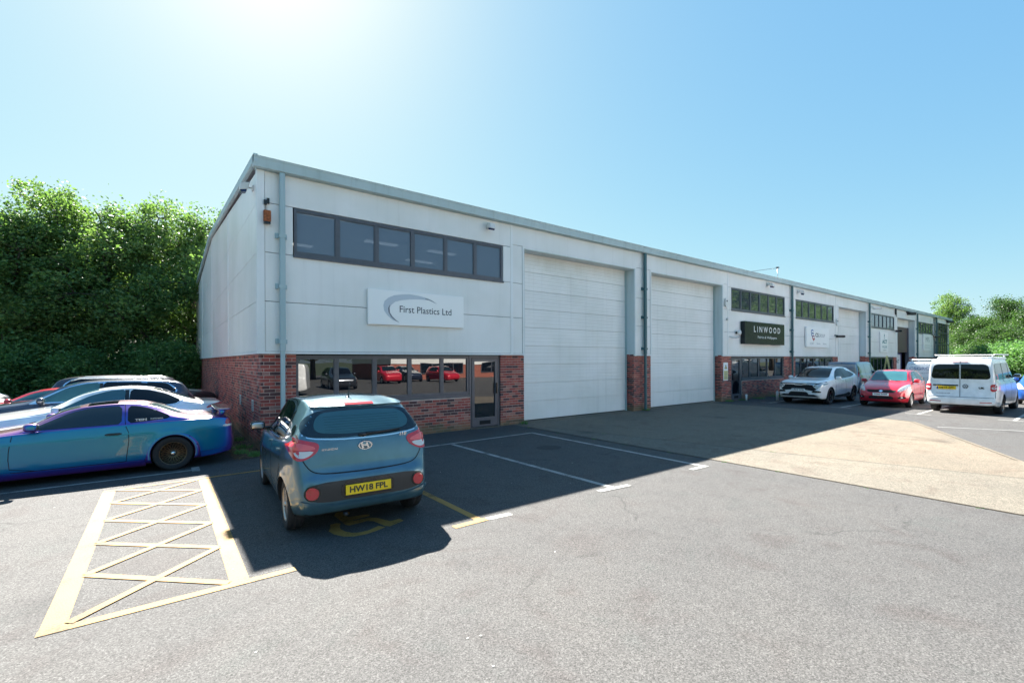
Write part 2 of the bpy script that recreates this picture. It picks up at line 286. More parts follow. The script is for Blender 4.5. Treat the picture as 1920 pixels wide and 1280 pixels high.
# ------------------------------------------------------------------ object helpers
def tag(o, label=None, cat=None, group=None, kind=None):
    if label: o['label'] = label
    if cat: o['category'] = cat
    if group: o['group'] = group
    if kind: o['kind'] = kind
    return o
def empty(name, loc=(0, 0, 0), rz=0, label=None, cat=None, group=None):
    o = bpy.data.objects.new(name, None); COL.objects.link(o); o.location = loc; o.rotation_euler = (0, 0, rz)
    o.empty_display_size = .2
    return tag(o, label, cat, group)
def link(name, me, parent=None):
    o = bpy.data.objects.new(name, me); COL.objects.link(o)
    if parent: o.parent = parent
    return o
class MB:
    def __init__(s): s.v = []; s.f = []; s.mi = []; s.sm = []
    def add(s, vs, fs, mi=0, smooth=False):
        o = len(s.v); s.v += [tuple(v) for v in vs]; s.f += [tuple(i+o for i in f) for f in fs]
        s.mi += [mi]*len(fs); s.sm += [smooth]*len(fs); return s
    def box(s, a, b, mi=0):
        x0, y0, z0 = a; x1, y1, z1 = b
        return s.add([(x0, y0, z0), (x1, y0, z0), (x1, y1, z0), (x0, y1, z0), (x0, y0, z1), (x1, y0, z1), (x1, y1, z1), (x0, y1, z1)],
              [(0, 3, 2, 1), (4, 5, 6, 7), (0, 1, 5, 4), (1, 2, 6, 5), (2, 3, 7, 6), (3, 0, 4, 7)], mi)
    def prism(s, poly, z0, z1, mi=0):           # poly in xy, CCW
        n = len(poly); vs = [(x, y, z0) for x, y in poly]+[(x, y, z1) for x, y in poly]
        fs = [tuple(range(n-1, -1, -1)), tuple(range(n, 2*n))]+[(i, (i+1) % n, n+(i+1) % n, n+i) for i in range(n)]
        return s.add(vs, fs, mi)
    def extr(s, poly, axis, a, b, mi=0):        # poly 2d extruded on an axis; axis 'x': poly=(y,z); 'y': (x,z)
        n = len(poly)
        if axis == 'x': vs = [(a, p, q) for p, q in poly]+[(b, p, q) for p, q in poly]
        else: vs = [(p, a, q) for p, q in poly]+[(p, b, q) for p, q in poly]
        fs = [tuple(range(n-1, -1, -1)), tuple(range(n, 2*n))]+[(i, (i+1) % n, n+(i+1) % n, n+i) for i in range(n)]
        return s.add(vs, fs, mi)
    def tube(s, pts, r, n=10, mi=0, cap=True):
        pts = [Vector(p) for p in pts]; rs = r if isinstance(r, (list, tuple)) else [r]*len(pts)
        vs = []; fs = []; ref = None
        for i, p in enumerate(pts):
            d = (pts[min(i+1, len(pts)-1)]-pts[max(i-1, 0)]).normalized()
            if ref is None:
                ref = Vector((0, 0, 1)) if abs(d.z) < .9 else Vector((1, 0, 0))
            u = d.cross(ref).normalized(); w = u.cross(d).normalized(); ref = w
            for k in range(n):
                a = 2*PI*k/n; vs.append(p+(u*math.cos(a)+w*math.sin(a))*rs[i])
        for i in range(len(pts)-1):
            for k in range(n): fs.append((i*n+k, i*n+(k+1) % n, (i+1)*n+(k+1) % n, (i+1)*n+k))
        if cap: fs += [tuple(range(n-1, -1, -1)), tuple(range((len(pts)-1)*n, len(pts)*n))]
        return s.add(vs, fs, mi, True)
    def lathe_y(s, prof, n=40, mi=0, c=(0, 0, 0), smooth=True):   # prof (r,y) round the y axis
        vs = []; fs = []; m_ = len(prof)
        for k in range(n):
            a = 2*PI*k/n
            for r_, y in prof: vs.append((c[0]+r_*math.cos(a), c[1]+y, c[2]+r_*math.sin(a)))
        for k in range(n):
            for j in range(m_-1):
                a0 = k*m_+j; b0 = ((k+1) % n)*m_+j; fs.append((a0, a0+1, b0+1, b0))
        return s.add(vs, fs, mi, smooth)
    def sellip(s, c, rad, e=.6, n=20, mi=0):
        vs = []; fs = []; q = lambda t: math.copysign(abs(t)**e, t)
        for i in range(n//2+1):
            ph = -PI/2+PI*i/(n//2)
            for k in range(n):
                th = 2*PI*k/n
                vs.append((c[0]+rad[0]*q(math.cos(ph))*q(math.cos(th)), c[1]+rad[1]*q(math.cos(ph))*q(math.sin(th)), c[2]+rad[2]*q(math.sin(ph))))
        for i in range(n//2):
            for k in range(n): fs.append((i*n+k, i*n+(k+1) % n, (i+1)*n+(k+1) % n, (i+1)*n+k))
        return s.add(vs, fs, mi, True)
    def mesh(s, name, mats):
        me = bpy.data.meshes.new(name); me.from_pydata(s.v, [], s.f)
        for m_ in (mats if isinstance(mats, (list, tuple)) else [mats]): me.materials.append(MATS[m_])
        me.polygons.foreach_set('material_index', s.mi); me.polygons.foreach_set('use_smooth', s.sm); me.update()
        return me
    def build(s, name, mats, parent=None, bevel=0, fixn=False):
        me = s.mesh(name, mats)
        if bevel or fixn:
            bm = bmesh.new(); bm.from_mesh(me)
            if bevel: bmesh.ops.bevel(bm, geom=bm.edges[:], offset=bevel, segments=1, affect='EDGES')
            bmesh.ops.recalc_face_normals(bm, faces=bm.faces[:])
            bm.to_mesh(me); bm.free()
        return link(name, me, parent)
def box(name, a, b, mat, parent=None, bevel=0): return MB().box(a, b).build(name, mat, parent, bevel)
def sheet(name, poly, z, mat, parent=None, thick=.03):
    a = sum(poly[i][0]*poly[(i+1) % len(poly)][1]-poly[(i+1) % len(poly)][0]*poly[i][1] for i in range(len(poly)))
    if a < 0: poly = poly[::-1]
    return MB().add([(x, y, z) for x, y in poly], [tuple(range(len(poly)))]).build(name, mat, parent)
TX = {'facade': Matrix(((1, 0, 0), (0, 0, -1), (0, 1, 0))),      # columns: text x, y, z in the parent's space
      'rear': Matrix(((0, 0, -1), (-1, 0, 0), (0, 1, 0))), 'front': Matrix(((0, 0, 1), (1, 0, 0), (0, 1, 0))),
      'right': Matrix(((1, 0, 0), (0, 0, -1), (0, 1, 0))), 'left': Matrix(((-1, 0, 0), (0, 0, 1), (0, 1, 0)))}
def text(name, s, mat, parent, loc, width=None, height=.1, face='facade', bold=0, align='CENTER', shear=0, depth=.002, tilt=None):
    cu = bpy.data.curves.new(name, 'FONT'); cu.body = s; cu.size = 1; cu.extrude = 0; cu.offset = bold; cu.shear = shear; cu.resolution_u = 3
    cu.align_x = 'LEFT'
    o = bpy.data.objects.new(name+'_tmp', cu); COL.objects.link(o)
    dg = bpy.context.evaluated_depsgraph_get(); me = bpy.data.meshes.new_from_object(o.evaluated_get(dg))
    bpy.data.objects.remove(o)
    co = np.zeros(len(me.vertices)*3); me.vertices.foreach_get('co', co); co = co.reshape(-1, 3)
    mn = co.min(0); mx = co.max(0); w, h = mx[0]-mn[0], mx[1]-mn[1]
    sy = height/h; sx = width/w if width else sy
    co[:, 0] = (co[:, 0]-mn[0])*sx - (w*sx/2 if align == 'CENTER' else 0); co[:, 1] = (co[:, 1]-mn[1])*sy
    me.vertices.foreach_set('co', co.ravel()); me.update()
    me.name = name; me.materials.clear(); me.materials.append(MATS[mat])
    o = link(name, me, parent)
    mt = TX[face].to_4x4()
    if tilt: mt = mt @ Matrix.Rotation(tilt, 4, 'X')
    mt.translation = Vector(loc); o.matrix_local = mt
    return o
def flat(name, poly, mat, parent, plane_y, th=.004):              # flat print on a facade sign: poly in (x,z)
    v = [Vector((x, z)) for x, z in poly]; e = [(i, (i+1) % len(v)) for i in range(len(v))]
    r = delaunay_2d_cdt(v, e, [list(range(len(v)))], 1, 1e-6)
    me = bpy.data.meshes.new(name); me.from_pydata([(p.x, plane_y, p.y) for p in r[0]], [], [tuple(f)[::-1] for f in r[2]])
    me.materials.append(MATS[mat]); me.update()
    return link(name, me, parent)

# ------------------------------------------------------------------ setting: ground
g = sheet('ground', [(-400, -400), (400, -400), (400, 400), (-400, 400)], -.012, 'grass_ground'); tag(g, kind='structure')
g = sheet('car_park', [(-30, -60), (140, -60), (140, -22), (74, -14), (74, 2), (60, 6), (40, 24), (-30, 24)], 0, 'asphalt'); tag(g, kind='structure')
g = sheet('concrete_apron', [(6.85, .6), (6.9, -6.2), (6.86, -14.5), (9.2, -14.5), (9.6, -10.9), (11.38, -10.04), (17.0, -7.3), (17.3, -6.5), (18.4, -3.1), (18.1, .6)], .004, 'concrete'); tag(g, kind='structure')
g = sheet('concrete_strip', [(6.87, -.75), (7.3, -1.0), (7.51, -2.12), (8.22, -5.0), (8.79, -7.5), (9.5, -10.2), (9.6, -14.4), (6.88, -14.4), (6.9, -6)], .008, 'concrete_strip'); tag(g, kind='structure')
g = sheet('tar_patch', [(5.25+.30*math.cos(a), -3.42+.26*math.sin(a)) for a in [k*PI/9 for k in range(18)]], .004, 'tar_patch'); tag(g, kind='structure')
line_later = [(7.3, -1.0), (7.51, -2.12), (8.22, -5.0), (8.79, -7.5), (9.5, -10.2), (9.6, -14.4)]
def line(pts, w=.09, mat='white_paint', z=.004, name='bay_line'):
    mb = MB()
    for (a, b) in zip(pts[:-1], pts[1:]):
        a = Vector(a); b = Vector(b); d = (b-a).normalized(); p = Vector((-d.y, d.x))*w/2
        q = [a+p, a-p, b-p, b+p]; mb.add([(v.x, v.y, z) for v in q], [(0, 1, 2, 3)])
    o = mb.build(name, mat); tag(o, kind='structure'); return o
YL = 'yellow_paint'
line([(-2.28, -6.42), (-2.28, -1.92)], .15, YL, .003, 'hatched_bay_edge'); line([(-1.09, -6.42), (-1.09, -1.92)], .15, YL, .003, 'hatched_bay_edge')
line([(-2.36, -6.46), (-.64, -6.46)], .09, YL, .005, 'hatched_bay_end'); line([(-2.35, -1.89), (1.4, -1.80)], .07, YL, .005, 'hatched_bay_end')
nod = [-1.92, -2.72, -3.6, -4.5, -5.42, -6.40]
for i in range(5):
    line([(-2.2, nod[i]), (-1.17, nod[i+1])], .075, YL, .007, 'hatching'); line([(-2.2, nod[i+1]), (-1.17, nod[i])], .075, YL, .009, 'hatching')
line([(1.42, -1.82), (1.46, -6.38)], .1, YL, .003); line([(1.08, -6.43), (1.55, -6.43)], .1, YL, .005)
line([(1.55, -6.43), (1.90, -6.46)], .1); line([(3.76, -1.72), (3.86, -6.44)], .1); line([(3.53, -6.46), (4.17, -6.52)], .1, z=.007)
line([(6.31, -1.6), (6.28, -6.5)], .1); line([(5.84, -6.54), (6.34, -6.55)], .1, z=.007); line([(1.4, -1.80), (3.02, -1.66), (6.36, -1.56)], .09, z=.007)
line([(-7.5, -1.12), (-1.1, -1.05)], .08); line([(-1.16, -1.22), (-1.16, -.80)], .12, z=.007)
line([(-7.5, 1.35), (-1.1, 1.4)], .08); line([(-7.5, 3.8), (-1.1, 3.8)], .08)
for yy in (-1.55, -4.32, -6.82, -9.14, -11.6):
    line([(19.7 if yy < -5 else 20.25, yy), (24.6, yy)], .09); xx = 19.65 if yy < -5 else 20.2
    line([(xx, yy-.35), (xx, yy+.35)], .09, z=.007)
line([(24.6, -1.5), (24.6, -12)], .09, z=.007)
line([(16.1, -7.97), (16.84, -9.58), (18.4, -13)], .06)
line(line_later, .022, 'dark_gap', .0095, 'slab_joint'); line([(6.88, -.6), (6.92, -6.2), (6.88, -14.4)], .03, 'soil', .0095, 'slab_joint')
line([(13.2, .3), (13.3, -8.6)], .018, 'dark_gap', .0095, 'slab_joint'); line([(17.9, -.2), (18.3, -3.1), (17.25, -6.45), (16.95, -7.2), (11.38, -9.95)], .03, 'soil', .0095, 'slab_joint')
WC = [(0.09, -5.15), (0.13, -5.06), (0.17, -5.04), (0.27, -5.10), (0.29, -5.13), (0.27, -5.2), (0.21, -5.23), (0.21, -5.31), (0.42, -5.35), (0.46, -5.38), (0.44, -5.43), (0.22, -5.46), (0.22, -5.485), (0.42, -5.49), (0.49, -5.56), (0.57, -5.77), (0.70, -5.76), (0.71, -5.86), (0.5, -5.94), (0.46, -5.89), (0.41, -5.65), (0.35, -5.59), (0.13, -5.62), (0.1, -5.57)]
WR = [(-0.07, -5.55), (-0.04, -5.45), (0.03, -5.44), (0.07, -5.49), (0.03, -5.57), (0.01, -5.67), (0.03, -5.78), (0.08, -5.87), (0.16, -5.91), (0.25, -5.91), (0.40, -5.84), (0.45, -5.93), (0.33, -5.98), (0.2, -6.01), (0.07, -6.0), (-0.03, -5.93), (-0.10, -5.8), (-0.12, -5.66)]
for k, pl in enumerate((WC, WR)):
    v = [Vector(p) for p in pl]; r_ = delaunay_2d_cdt(v, [(i, (i+1) % len(v)) for i in range(len(v))], [list(range(len(v)))], 1, 1e-6)
    me = bpy.data.meshes.new('wheelchair_symbol'); me.from_pydata([(p.x, p.y, .004) for p in r_[0]], [], [tuple(f) for f in r_[2]]); me.materials.append(MATS[YL])
    tag(link('wheelchair_symbol', me), kind='structure')
v = MB(); v.add([(0.0+.06*math.cos(a), -5.03+.05*math.sin(a), .011) for a in [k*PI/6 for k in range(12)]], [tuple(range(12))]); 

# ------------------------------------------------------------------ the terrace of units
B = empty('industrial_building', (0, 0, 0), 0, 'long low terrace of white clad units on a red brick base with grey gutter', 'building')
ZB = 2.13                                                            # underside of cladding
ROWS = [2.13, 3.26, 4.32, 5.38, 6.10]
BRICKS = []                                                          # (x,y,z,len,axis,tone)
def brick_run(a, b, z0, z1, y=.05, axis='x', sgn=-1):
    """bricks on a plane y=const (axis x) or x=const (axis y); outer face at y, mortar 9 mm behind"""
    k = 0; zc = z0
    while zc+.065 <= z1+.005:
        crs = int(round(zc/.075)); off = (.1125 if crs % 2 else 0)
        s = math.floor((a-off)/.225)*.225+off
        while s < b:
            s0 = max(s+.006, a); s1 = min(s+.219, b)
            if s1-s0 > .03: BRICKS.append((s0, s1, y, zc+.006, zc+.069, axis, sgn))
            s += .225
        zc += .075
def mortar(a, b, z0, z1, y0=.055, y1=.30):
    box('wall', (a, y0, z0), (b, y1, z1), 'mortar', B)
def jamb(x, ya, yb, z1, sgn):                                        # brick return at an opening
    brick_run(ya, yb, 0, z1, x, 'y', sgn)
H29 = 2.175
def panel(x0, x1, z0, z1, y=0, th=.06, mat='cladding', name='cladding_panel', p=None):
    g = .0065
    return box(name, (x0+g, y, z0+g), (x1-g, y+th, z1-g), mat, p or B, .003)
def window(x0, x1, z0, z1, divs, y, glass='window_glass', heavy=None, sash=True):
    w = MB(); f = .06; d0, d1 = y, y+.07
    w.box((x0, d0, z0), (x1, d1, z0+f*1.3)); w.box((x0, d0, z1-f), (x1, d1, z1))
    xs = [x0]+divs+[x1]
    w.box((x0, d0, z0+f*1.3), (x0+f, d1, z1-f)); w.box((x1-f, d0, z0+f*1.3), (x1, d1, z1-f))
    for i, xd in enumerate(divs):
        hw = .055 if (heavy and i in heavy) else .038
        w.box((xd-hw, d0+.003, z0+f*1.3), (xd+hw, d1, z1-f))
    o = w.build('window', 'frame_grey', B)
    box('window_sill', (x0-.02, y-.05, z0-.045), (x1+.02, y+.06, z0-.002), 'frame_grey', o)
    for i in range(len(xs)-1):
        a, b = xs[i]+.036, xs[i+1]-.036
        t = MB().box((a+.01, y+.032+.002*(i % 3), z0+f), (b-.01, y+.045, z1-f+.01)).build('pane', glass, o)
        bd = MB()
        for q in ((a, z0+.07, a+.025, z1-.05), (b-.025, z0+.07, b, z1-.05), (a+.025, z1-.085, b-.025, z1-.055), (a+.025, z0+.075, b-.025, z0+.105)):
            bd.box((q[0], y+.012, q[1]), (q[2], y+.034, q[3]))
        bd.build('sash', 'frame_grey', o)
    return o
def downpipe(x, mat='pipe_teal', y=-.1, two=True):
    mb = MB().box((x-.055, y-.05, 0.02 if not two else ZB+.05), (x+.055, y+.05, 6.06))
    o = mb.build('downpipe', mat, B, .012)
    if two: MB().box((x-.045, y-.04, 0.05), (x+.045, y+.04, ZB+.35)).build('lower_pipe', 'pipe_grey' if mat == 'pipe_grey' else 'pipe_teal', o, .01)
    for z in (2.35, 3.55, 4.65):
        q = MB().box((x-.075, y-.056, z), (x+.075, y+.056, z+.07)).box((x-.13, y+.04, z-.01), (x-.07, y+.098, z+.10)).box((x+.07, y+.04, z-.01), (x+.10, y+.098, z+.08))
        q.build('pipe_bracket', mat, o)
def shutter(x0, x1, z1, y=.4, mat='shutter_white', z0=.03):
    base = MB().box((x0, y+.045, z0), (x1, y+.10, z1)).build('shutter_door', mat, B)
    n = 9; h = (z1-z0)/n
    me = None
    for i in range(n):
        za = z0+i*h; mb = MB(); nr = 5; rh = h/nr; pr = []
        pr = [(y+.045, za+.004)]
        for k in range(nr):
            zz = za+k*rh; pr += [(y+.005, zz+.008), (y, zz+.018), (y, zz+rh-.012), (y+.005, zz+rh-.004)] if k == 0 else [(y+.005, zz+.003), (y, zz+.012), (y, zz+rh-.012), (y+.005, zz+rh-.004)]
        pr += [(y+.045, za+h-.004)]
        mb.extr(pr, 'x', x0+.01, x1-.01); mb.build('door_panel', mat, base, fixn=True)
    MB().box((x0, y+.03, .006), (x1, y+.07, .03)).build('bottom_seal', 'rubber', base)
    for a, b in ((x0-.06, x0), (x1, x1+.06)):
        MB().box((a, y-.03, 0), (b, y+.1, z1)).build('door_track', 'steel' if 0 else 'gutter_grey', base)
def opening(x0, x1, z1=5.40, y=.4):
    # reveal linings above brick level, head lining
    MB().box((x0-.03, .0, ZB), (x0, y+.02, z1)).build('reveal', 'reveal_grey', B); MB().box((x1, .0, ZB), (x1+.03, y+.02, z1)).build('reveal', 'reveal_grey', B)
    MB().box((x0-.03, .0, z1), (x1+.03, y+.2, z1+.03)).build('reveal', 'reveal_grey', B)
    jamb(x0, .05, y+.02, H29, 1); jamb(x1, .05, y+.02, H29, -1)
    # raised edge trims
    for a, b in ((x0-.09, x0-.028), (x1+.028, x1+.09)): MB().box((a, -.018, ZB-.02), (b, .004, z1+.02)).build('edge_trim', 'trim_white', B)
    MB().box((x0-.09, -.016, z1+.022), (x1+.09, .004, z1+.08)).build('edge_trim', 'trim_white', B)
    MB().box((x0, .02, -.03), (x1, y+.1, .012)).build('threshold', 'concrete', B)
def unit(x0, mir=False, w=13.2, door=True, sh=True, shmat='shutter_white', divU=None, end=None):
    X = (lambda x: x0+w-x) if mir else (lambda x: x0+x)
    def span(a, b): p, q = X(a), X(b); return (min(p, q), max(p, q))
    dl = [.13, 6.79, 7.23]
    def pan(a, b, z0, z1): s = span(a, b); panel(s[0], s[1], z0, z1)
    xl = .13 if x0 == 0 else .002
    # office bay
    pan(xl, 6.79, 2.17, 3.26); pan(xl, 6.79, 3.26, 4.32); pan(xl, .70, 4.32, 5.39); pan(6.50, 6.79, 4.32, 5.39); pan(xl, 6.79, 5.39, 6.10)
    for za, zb in ((2.17, 3.26), (3.26, 4.32), (4.32, 5.48)): pan(6.79, 7.23, za, zb)
    if not sh: pan(6.79, 7.23, 5.48, 6.10)
    if sh: pan(6.79, 13.198, 5.48, 6.10)
    s = span(12.76, 13.198)
    for za, zb in ((2.17, 3.26), (3.26, 4.32), (4.32, 5.48)): panel(s[0], s[1], za, zb)
    # joint cover strips
    s = span(6.775, 6.86); MB().box((s[0], -.012, 2.17), (s[1], .004, 6.08)).build('joint_cover', 'trim_white', B)
    s = span(xl-.002, 7.32); MB().box((s[0], -.03, ZB-.01), (s[1], .03, 2.168)).build('drip_trim', 'trim_white', B)
    s = span(12.66, 13.2); MB().box((s[0], -.03, ZB-.01), (s[1], .03, 2.168)).build('drip_trim', 'trim_white', B)
    # upper window
    s = span(.72, 6.48); dv = sorted(X(v) for v in (1.67, 2.62, 3.59, 4.56, 5.52))
    window(s[0], s[1], 4.32, 5.385, dv, .01, 'upper_glass' if x0 else 'clear_upper_glass', heavy=(2,))
    # lower window, door
    s = span(.76, 5.34); dv = sorted(X(v) for v in (1.66, 2.59, 3.53, 4.48))
    window(s[0], s[1], .975, 2.09, dv, .10, heavy=(2,) if not mir else (1,))
    s = span(.76, 5.36); brick_run(s[0], s[1], 0, .93); mortar(s[0], s[1], 0, .93)
    s = span(0.0 if x0 else .05, .76); brick_run(s[0], s[1], 0, H29); mortar(s[0]+(.011 if x0 == 0 else 0), s[1], 0, H29)
    s = span(6.42, 7.32); brick_run(s[0], s[1], 0, H29); mortar(s[0]+.01, s[1]-.01, 0, H29)
    s = span(12.67, 13.2); brick_run(s[0], s[1], 0, H29); mortar(s[0]+(.01 if not mir else 0), s[1]-(.01 if mir else 0), 0, H29)
    s = span(5.36, 6.42); a, b = s
    d = MB().box((a, .10, .02), (a+.07, .17, 2.10)).box((b-.07, .10, .02), (b, .17, 2.10)).box((a+.07, .10, 2.03), (b-.07, .17, 2.10))
    d.box((a+.085, .09, .04), (a+.17, .16, 2.02)).box((b-.17, .09, .04), (b-.085, .16, 2.02)).box((a+.17, .09, 1.93), (b-.17, .16, 2.02)).box((a+.17, .09, .04), (b-.17, .16, .30))
    d = d.build('door', 'frame_grey', B)
    MB().box((a+.165, .125, .295), (b-.165, .135, 1.935)).build('pane', 'window_glass', d)
    hx = (b-.13) if not mir else (a+.13)
    MB().box((hx-.018, .03, .98), (hx+.018, .065, 1.30)).box((hx-.012, .06, 1.0), (hx+.012, .10, 1.03)).box((hx-.012, .06, 1.25), (hx+.012, .10, 1.28)).build('door_handle', 'trim_black', d)
    MB().box(((a+b)/2-.19, .082, .10), ((a+b)/2+.19, .09, .21)).build('letter_plate', 'dark_gap', d)
    MB().box((a-.02, -.02, -.02), (b+.02, .2, .022)).build('threshold', 'concrete', B)
    if sh:
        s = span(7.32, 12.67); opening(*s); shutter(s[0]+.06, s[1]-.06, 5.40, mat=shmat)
unit(0); unit(13.2, True); unit(26.4); 
# corner trim left
MB().box((-.02, -.02, ZB-.01), (.128, .0, 6.1)).box((-.02, .0, ZB-.01), (.0, .128, 6.1)).build('corner_trim', 'trim_white', B)
unit(39.6, sh=False); unit(52.8, sh=False)
# unit four: open shutter with a lowered brown curtain and a purple wall inside
opening(46.92, 52.27); panel(46.39, 52.8, 5.48, 6.10)
MB().box((46.98, .42, 4.75), (52.2, .55, 5.40)).build('shutter_box', 'shutter_white', B)
MB().box((46.98, .45, 2.55), (51.9, .55, 4.75)).build('shutter_curtain', 'brown_door', B)
MB().box((51.9, .40, .0), (52.27, .6, 4.75)).build('door_track', 'frame_grey', B)
MB().box((46.98, .9, .0), (52.2, 1.0, 2.5)).build('inner_screen', 'purple_wall', B)
# unit five: the glazed corner
gx0, gx1 = 60.3, 65.9
o = MB().box((gx0, .0, 0), (gx1, .05, .2)).build('curtain_wall', 'frame_grey', B)
for i in range(7):
    x = gx0+i*(gx1-gx0)/6; MB().box((x-.05, -.02, .2), (x+.05, .06, 5.6)).build('mullion', 'frame_grey', o)
for z in (2.1, 3.4, 4.6): MB().box((gx0, -.012, z), (gx1, .05, z+.09)).build('transom', 'frame_grey', o)
for i in range(6):
    x = gx0+i*(gx1-gx0)/6
    for z0, z1 in ((.2, 2.1), (2.19, 3.4), (3.49, 4.6), (4.69, 5.6)): MB().box((x+.05, .02, z0), (x+(gx1-gx0)/6-.05, .03, z1)).build('pane', 'window_glass', o)
panel(59.2, 66.4, 5.62, 6.10)
for za, zb in ((2.17, 3.26), (3.26, 4.32), (4.32, 5.62)): panel(59.2, 60.24, za, zb)
brick_run(59.2, 60.2, 0, H29); mortar(59.2, 60.2, 0, H29)
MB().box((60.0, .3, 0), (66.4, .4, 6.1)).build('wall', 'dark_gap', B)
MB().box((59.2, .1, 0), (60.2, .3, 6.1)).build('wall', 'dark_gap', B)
def office(x0, x1):
    o = MB().box((x0, .07, 3.5), (x1, 6.0, 3.6)).box((x0, 6.0, 3.6), (x1, 6.1, 5.6)).box((x0-.1, .07, 3.6), (x0, 6.0, 5.6)).box((x1, .07, 3.6), (x1+.1, 6.0, 5.6)).box((x0, .07, 5.6), (x1, 6.0, 5.7)).build('office_room', 'office_wall', B)
    for i, j in ((0, 0), (0, 2), (1, 1), (2, 1), (2, 2)):
        MB().box((x0+.8+i*2.1, .8+j*1.7, 5.56), (x0+1.8+i*2.1, 1.0+j*1.7, 5.598)).build('ceiling_light', 'ceiling_lamp', o)
    for xx in (1.4, 4.9): MB().box((xx, 2.2, 3.6), (xx+.9, 2.9, 4.75)).build('cabinet', 'office_wall', o)
# dark liner behind the windows and roof, gutters, verge
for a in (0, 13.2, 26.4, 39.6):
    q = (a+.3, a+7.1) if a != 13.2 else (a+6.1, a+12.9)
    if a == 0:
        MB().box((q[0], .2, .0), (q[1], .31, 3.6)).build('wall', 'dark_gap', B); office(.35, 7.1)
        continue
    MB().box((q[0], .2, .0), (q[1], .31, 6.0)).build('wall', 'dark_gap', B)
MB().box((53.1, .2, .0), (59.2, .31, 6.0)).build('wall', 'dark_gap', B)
DEP = 23.0; RY = 11.5; EZ = 6.30; RZ = 7.2; XE = 66.4
gut = [(-.18, 6.24), (-.20, 6.30), (-.06, 6.32), (-.04, 6.08), (-.10, 6.06), (-.16, 6.08)]
MB().extr(gut, 'x', -.10, XE+.3).build('gutter', 'gutter_grey', B, fixn=True)
MB().box((-.04, -.03, 6.06), (XE+.1, .08, 6.30)).build('eaves_trim', 'gutter_grey', B)
rf = [(.0, 6.30), (RY, RZ), (DEP, 6.30), (DEP, 6.26), (RY, RZ-.06), (.0, 6.26)]
MB().extr(rf, 'x', -.05, XE+.1).build('roof', 'roof_sheet', B, fixn=True)
for xx0, xx1 in ((-.10, -.02), (XE+.02, XE+.16)):
    vg = [(-.18, 6.33), (RY, RZ+.03), (DEP+.12, 6.33), (DEP+.12, 6.16), (RY, RZ-.17), (-.18, 6.16)]
    MB().extr(vg, 'x', xx0, xx1).build('verge_trim', 'gutter_grey', B, fixn=True)
# left gable wall: brick base, cladding panels clipped to the roof line
brick_run(.05, DEP, 0, H29, .05, 'y', -1); box('wall', (.055, .075, 0), (.30, DEP, H29), 'mortar', B)
def roofz(y): return 6.05+(RZ-.15-6.05)*(y/RY if y < RY else (DEP-y)/(DEP-RY))
cols = [.13, 5.6, 11.5, 17.3, DEP]
for a, b_ in zip(cols[:-1], cols[1:]):
    for i, (z0, z1) in enumerate([(2.17, 3.26), (3.26, 4.32), (4.32, 5.39), (5.39, 9)]):
        g_ = .006; z1a, z1b = min(z1, roofz(a)), min(z1, roofz(b_))
        poly = [(a+g_, z0+g_), (b_-g_, z0+g_), (b_-g_, z1b-g_), (a+g_, z1a-g_)]
        MB().extr(poly, 'x', .0, .06).build('cladding_panel', 'cladding', B, fixn=True)
for a in cols[1:-1]: MB().box((-.014, a-.04, 2.17), (.004, a+.04, roofz(a)-.01)).build('joint_cover', 'trim_white', B)
MB().box((-.03, .0, ZB-.01), (.03, DEP, 2.168)).build('drip_trim', 'trim_white', B)
for yy in (3.25, 1.12):
    vb = MB().box((.035, yy-.11, .80), (.058, yy+.11, 1.06))
    o = vb.build('air_vent', 'plastic_white', B)
    for k in range(5): MB().box((.028, yy-.09, .825+k*.045), (.036, yy+.09, .845+k*.045)).build('louvre', 'frame_grey', o)
MB().box((66.2, .1, 0), (66.4, DEP, 6.2)).box((.1, DEP-.2, 0), (66.3, DEP, 6.2)).build('wall', 'cladding', B)
downpipe(.46, 'pipe_grey'); 
for x in (13.2, 26.4, 39.6, 52.8, 60.0): downpipe(x)
# bricks: 300 largest in view as objects, the rest as one part
CAMP = Vector((-1.63, -11.15, 1.95))
def bscore(bk):
    s0, s1, y, z0, z1, ax, sg = bk; m_ = (s0+s1)/2
    p = Vector((m_, y, (z0+z1)/2)) if ax == 'x' else Vector((y, m_, (z0+z1)/2))
    d = p-CAMP; nrm = Vector((0, -1, 0)) if ax == 'x' else Vector((-1 if sg < 0 else 1, 0, 0))
    dep = d.dot(F_); 
    if ax == 'x' and .2 < m_ < 3.1 and z1 < 1.25: return 0           # behind the parked hatchback
    if ax == 'y' and sg < 0 and m_ > .6 and z1 < 1.0: return 0
    return max(0, -(d.normalized().dot(nrm)))*(s1-s0)/dep**2
def brick_geo(mb, s0, s1, y, z0, z1, ax, sg, dj):
    if ax == 'x': mb.box((s0, y-dj, z0), (s1, y+.03, z1))
    elif sg < 0: mb.box((y-dj, s0, z0), (y+.03, s1, z1))
    else: mb.box((y-.03, s0, z0), (y+dj, s1, z1))
order = sorted(range(len(BRICKS)), key=lambda i: -bscore(BRICKS[i])); top = set(order[:300])
def tone_attr(me, tones):                                            # per-face tones -> corner colours
    a = me.color_attributes.new('tone', 'FLOAT_COLOR', 'CORNER')
    cnt = np.zeros(len(me.polygons), dtype=np.int32); me.polygons.foreach_get('loop_total', cnt)
    t_ = np.repeat(np.asarray(tones, dtype=np.float32), cnt)
    a.data.foreach_set('color', np.stack([t_, t_, t_, np.ones_like(t_)], 1).ravel())
cache = {}; stuff = MB(); tones = []
def btone():
    r_ = random.random(); return random.uniform(0, .3) if r_ < .28 else random.uniform(.3, .85) if r_ < .93 else random.uniform(.85, 1)
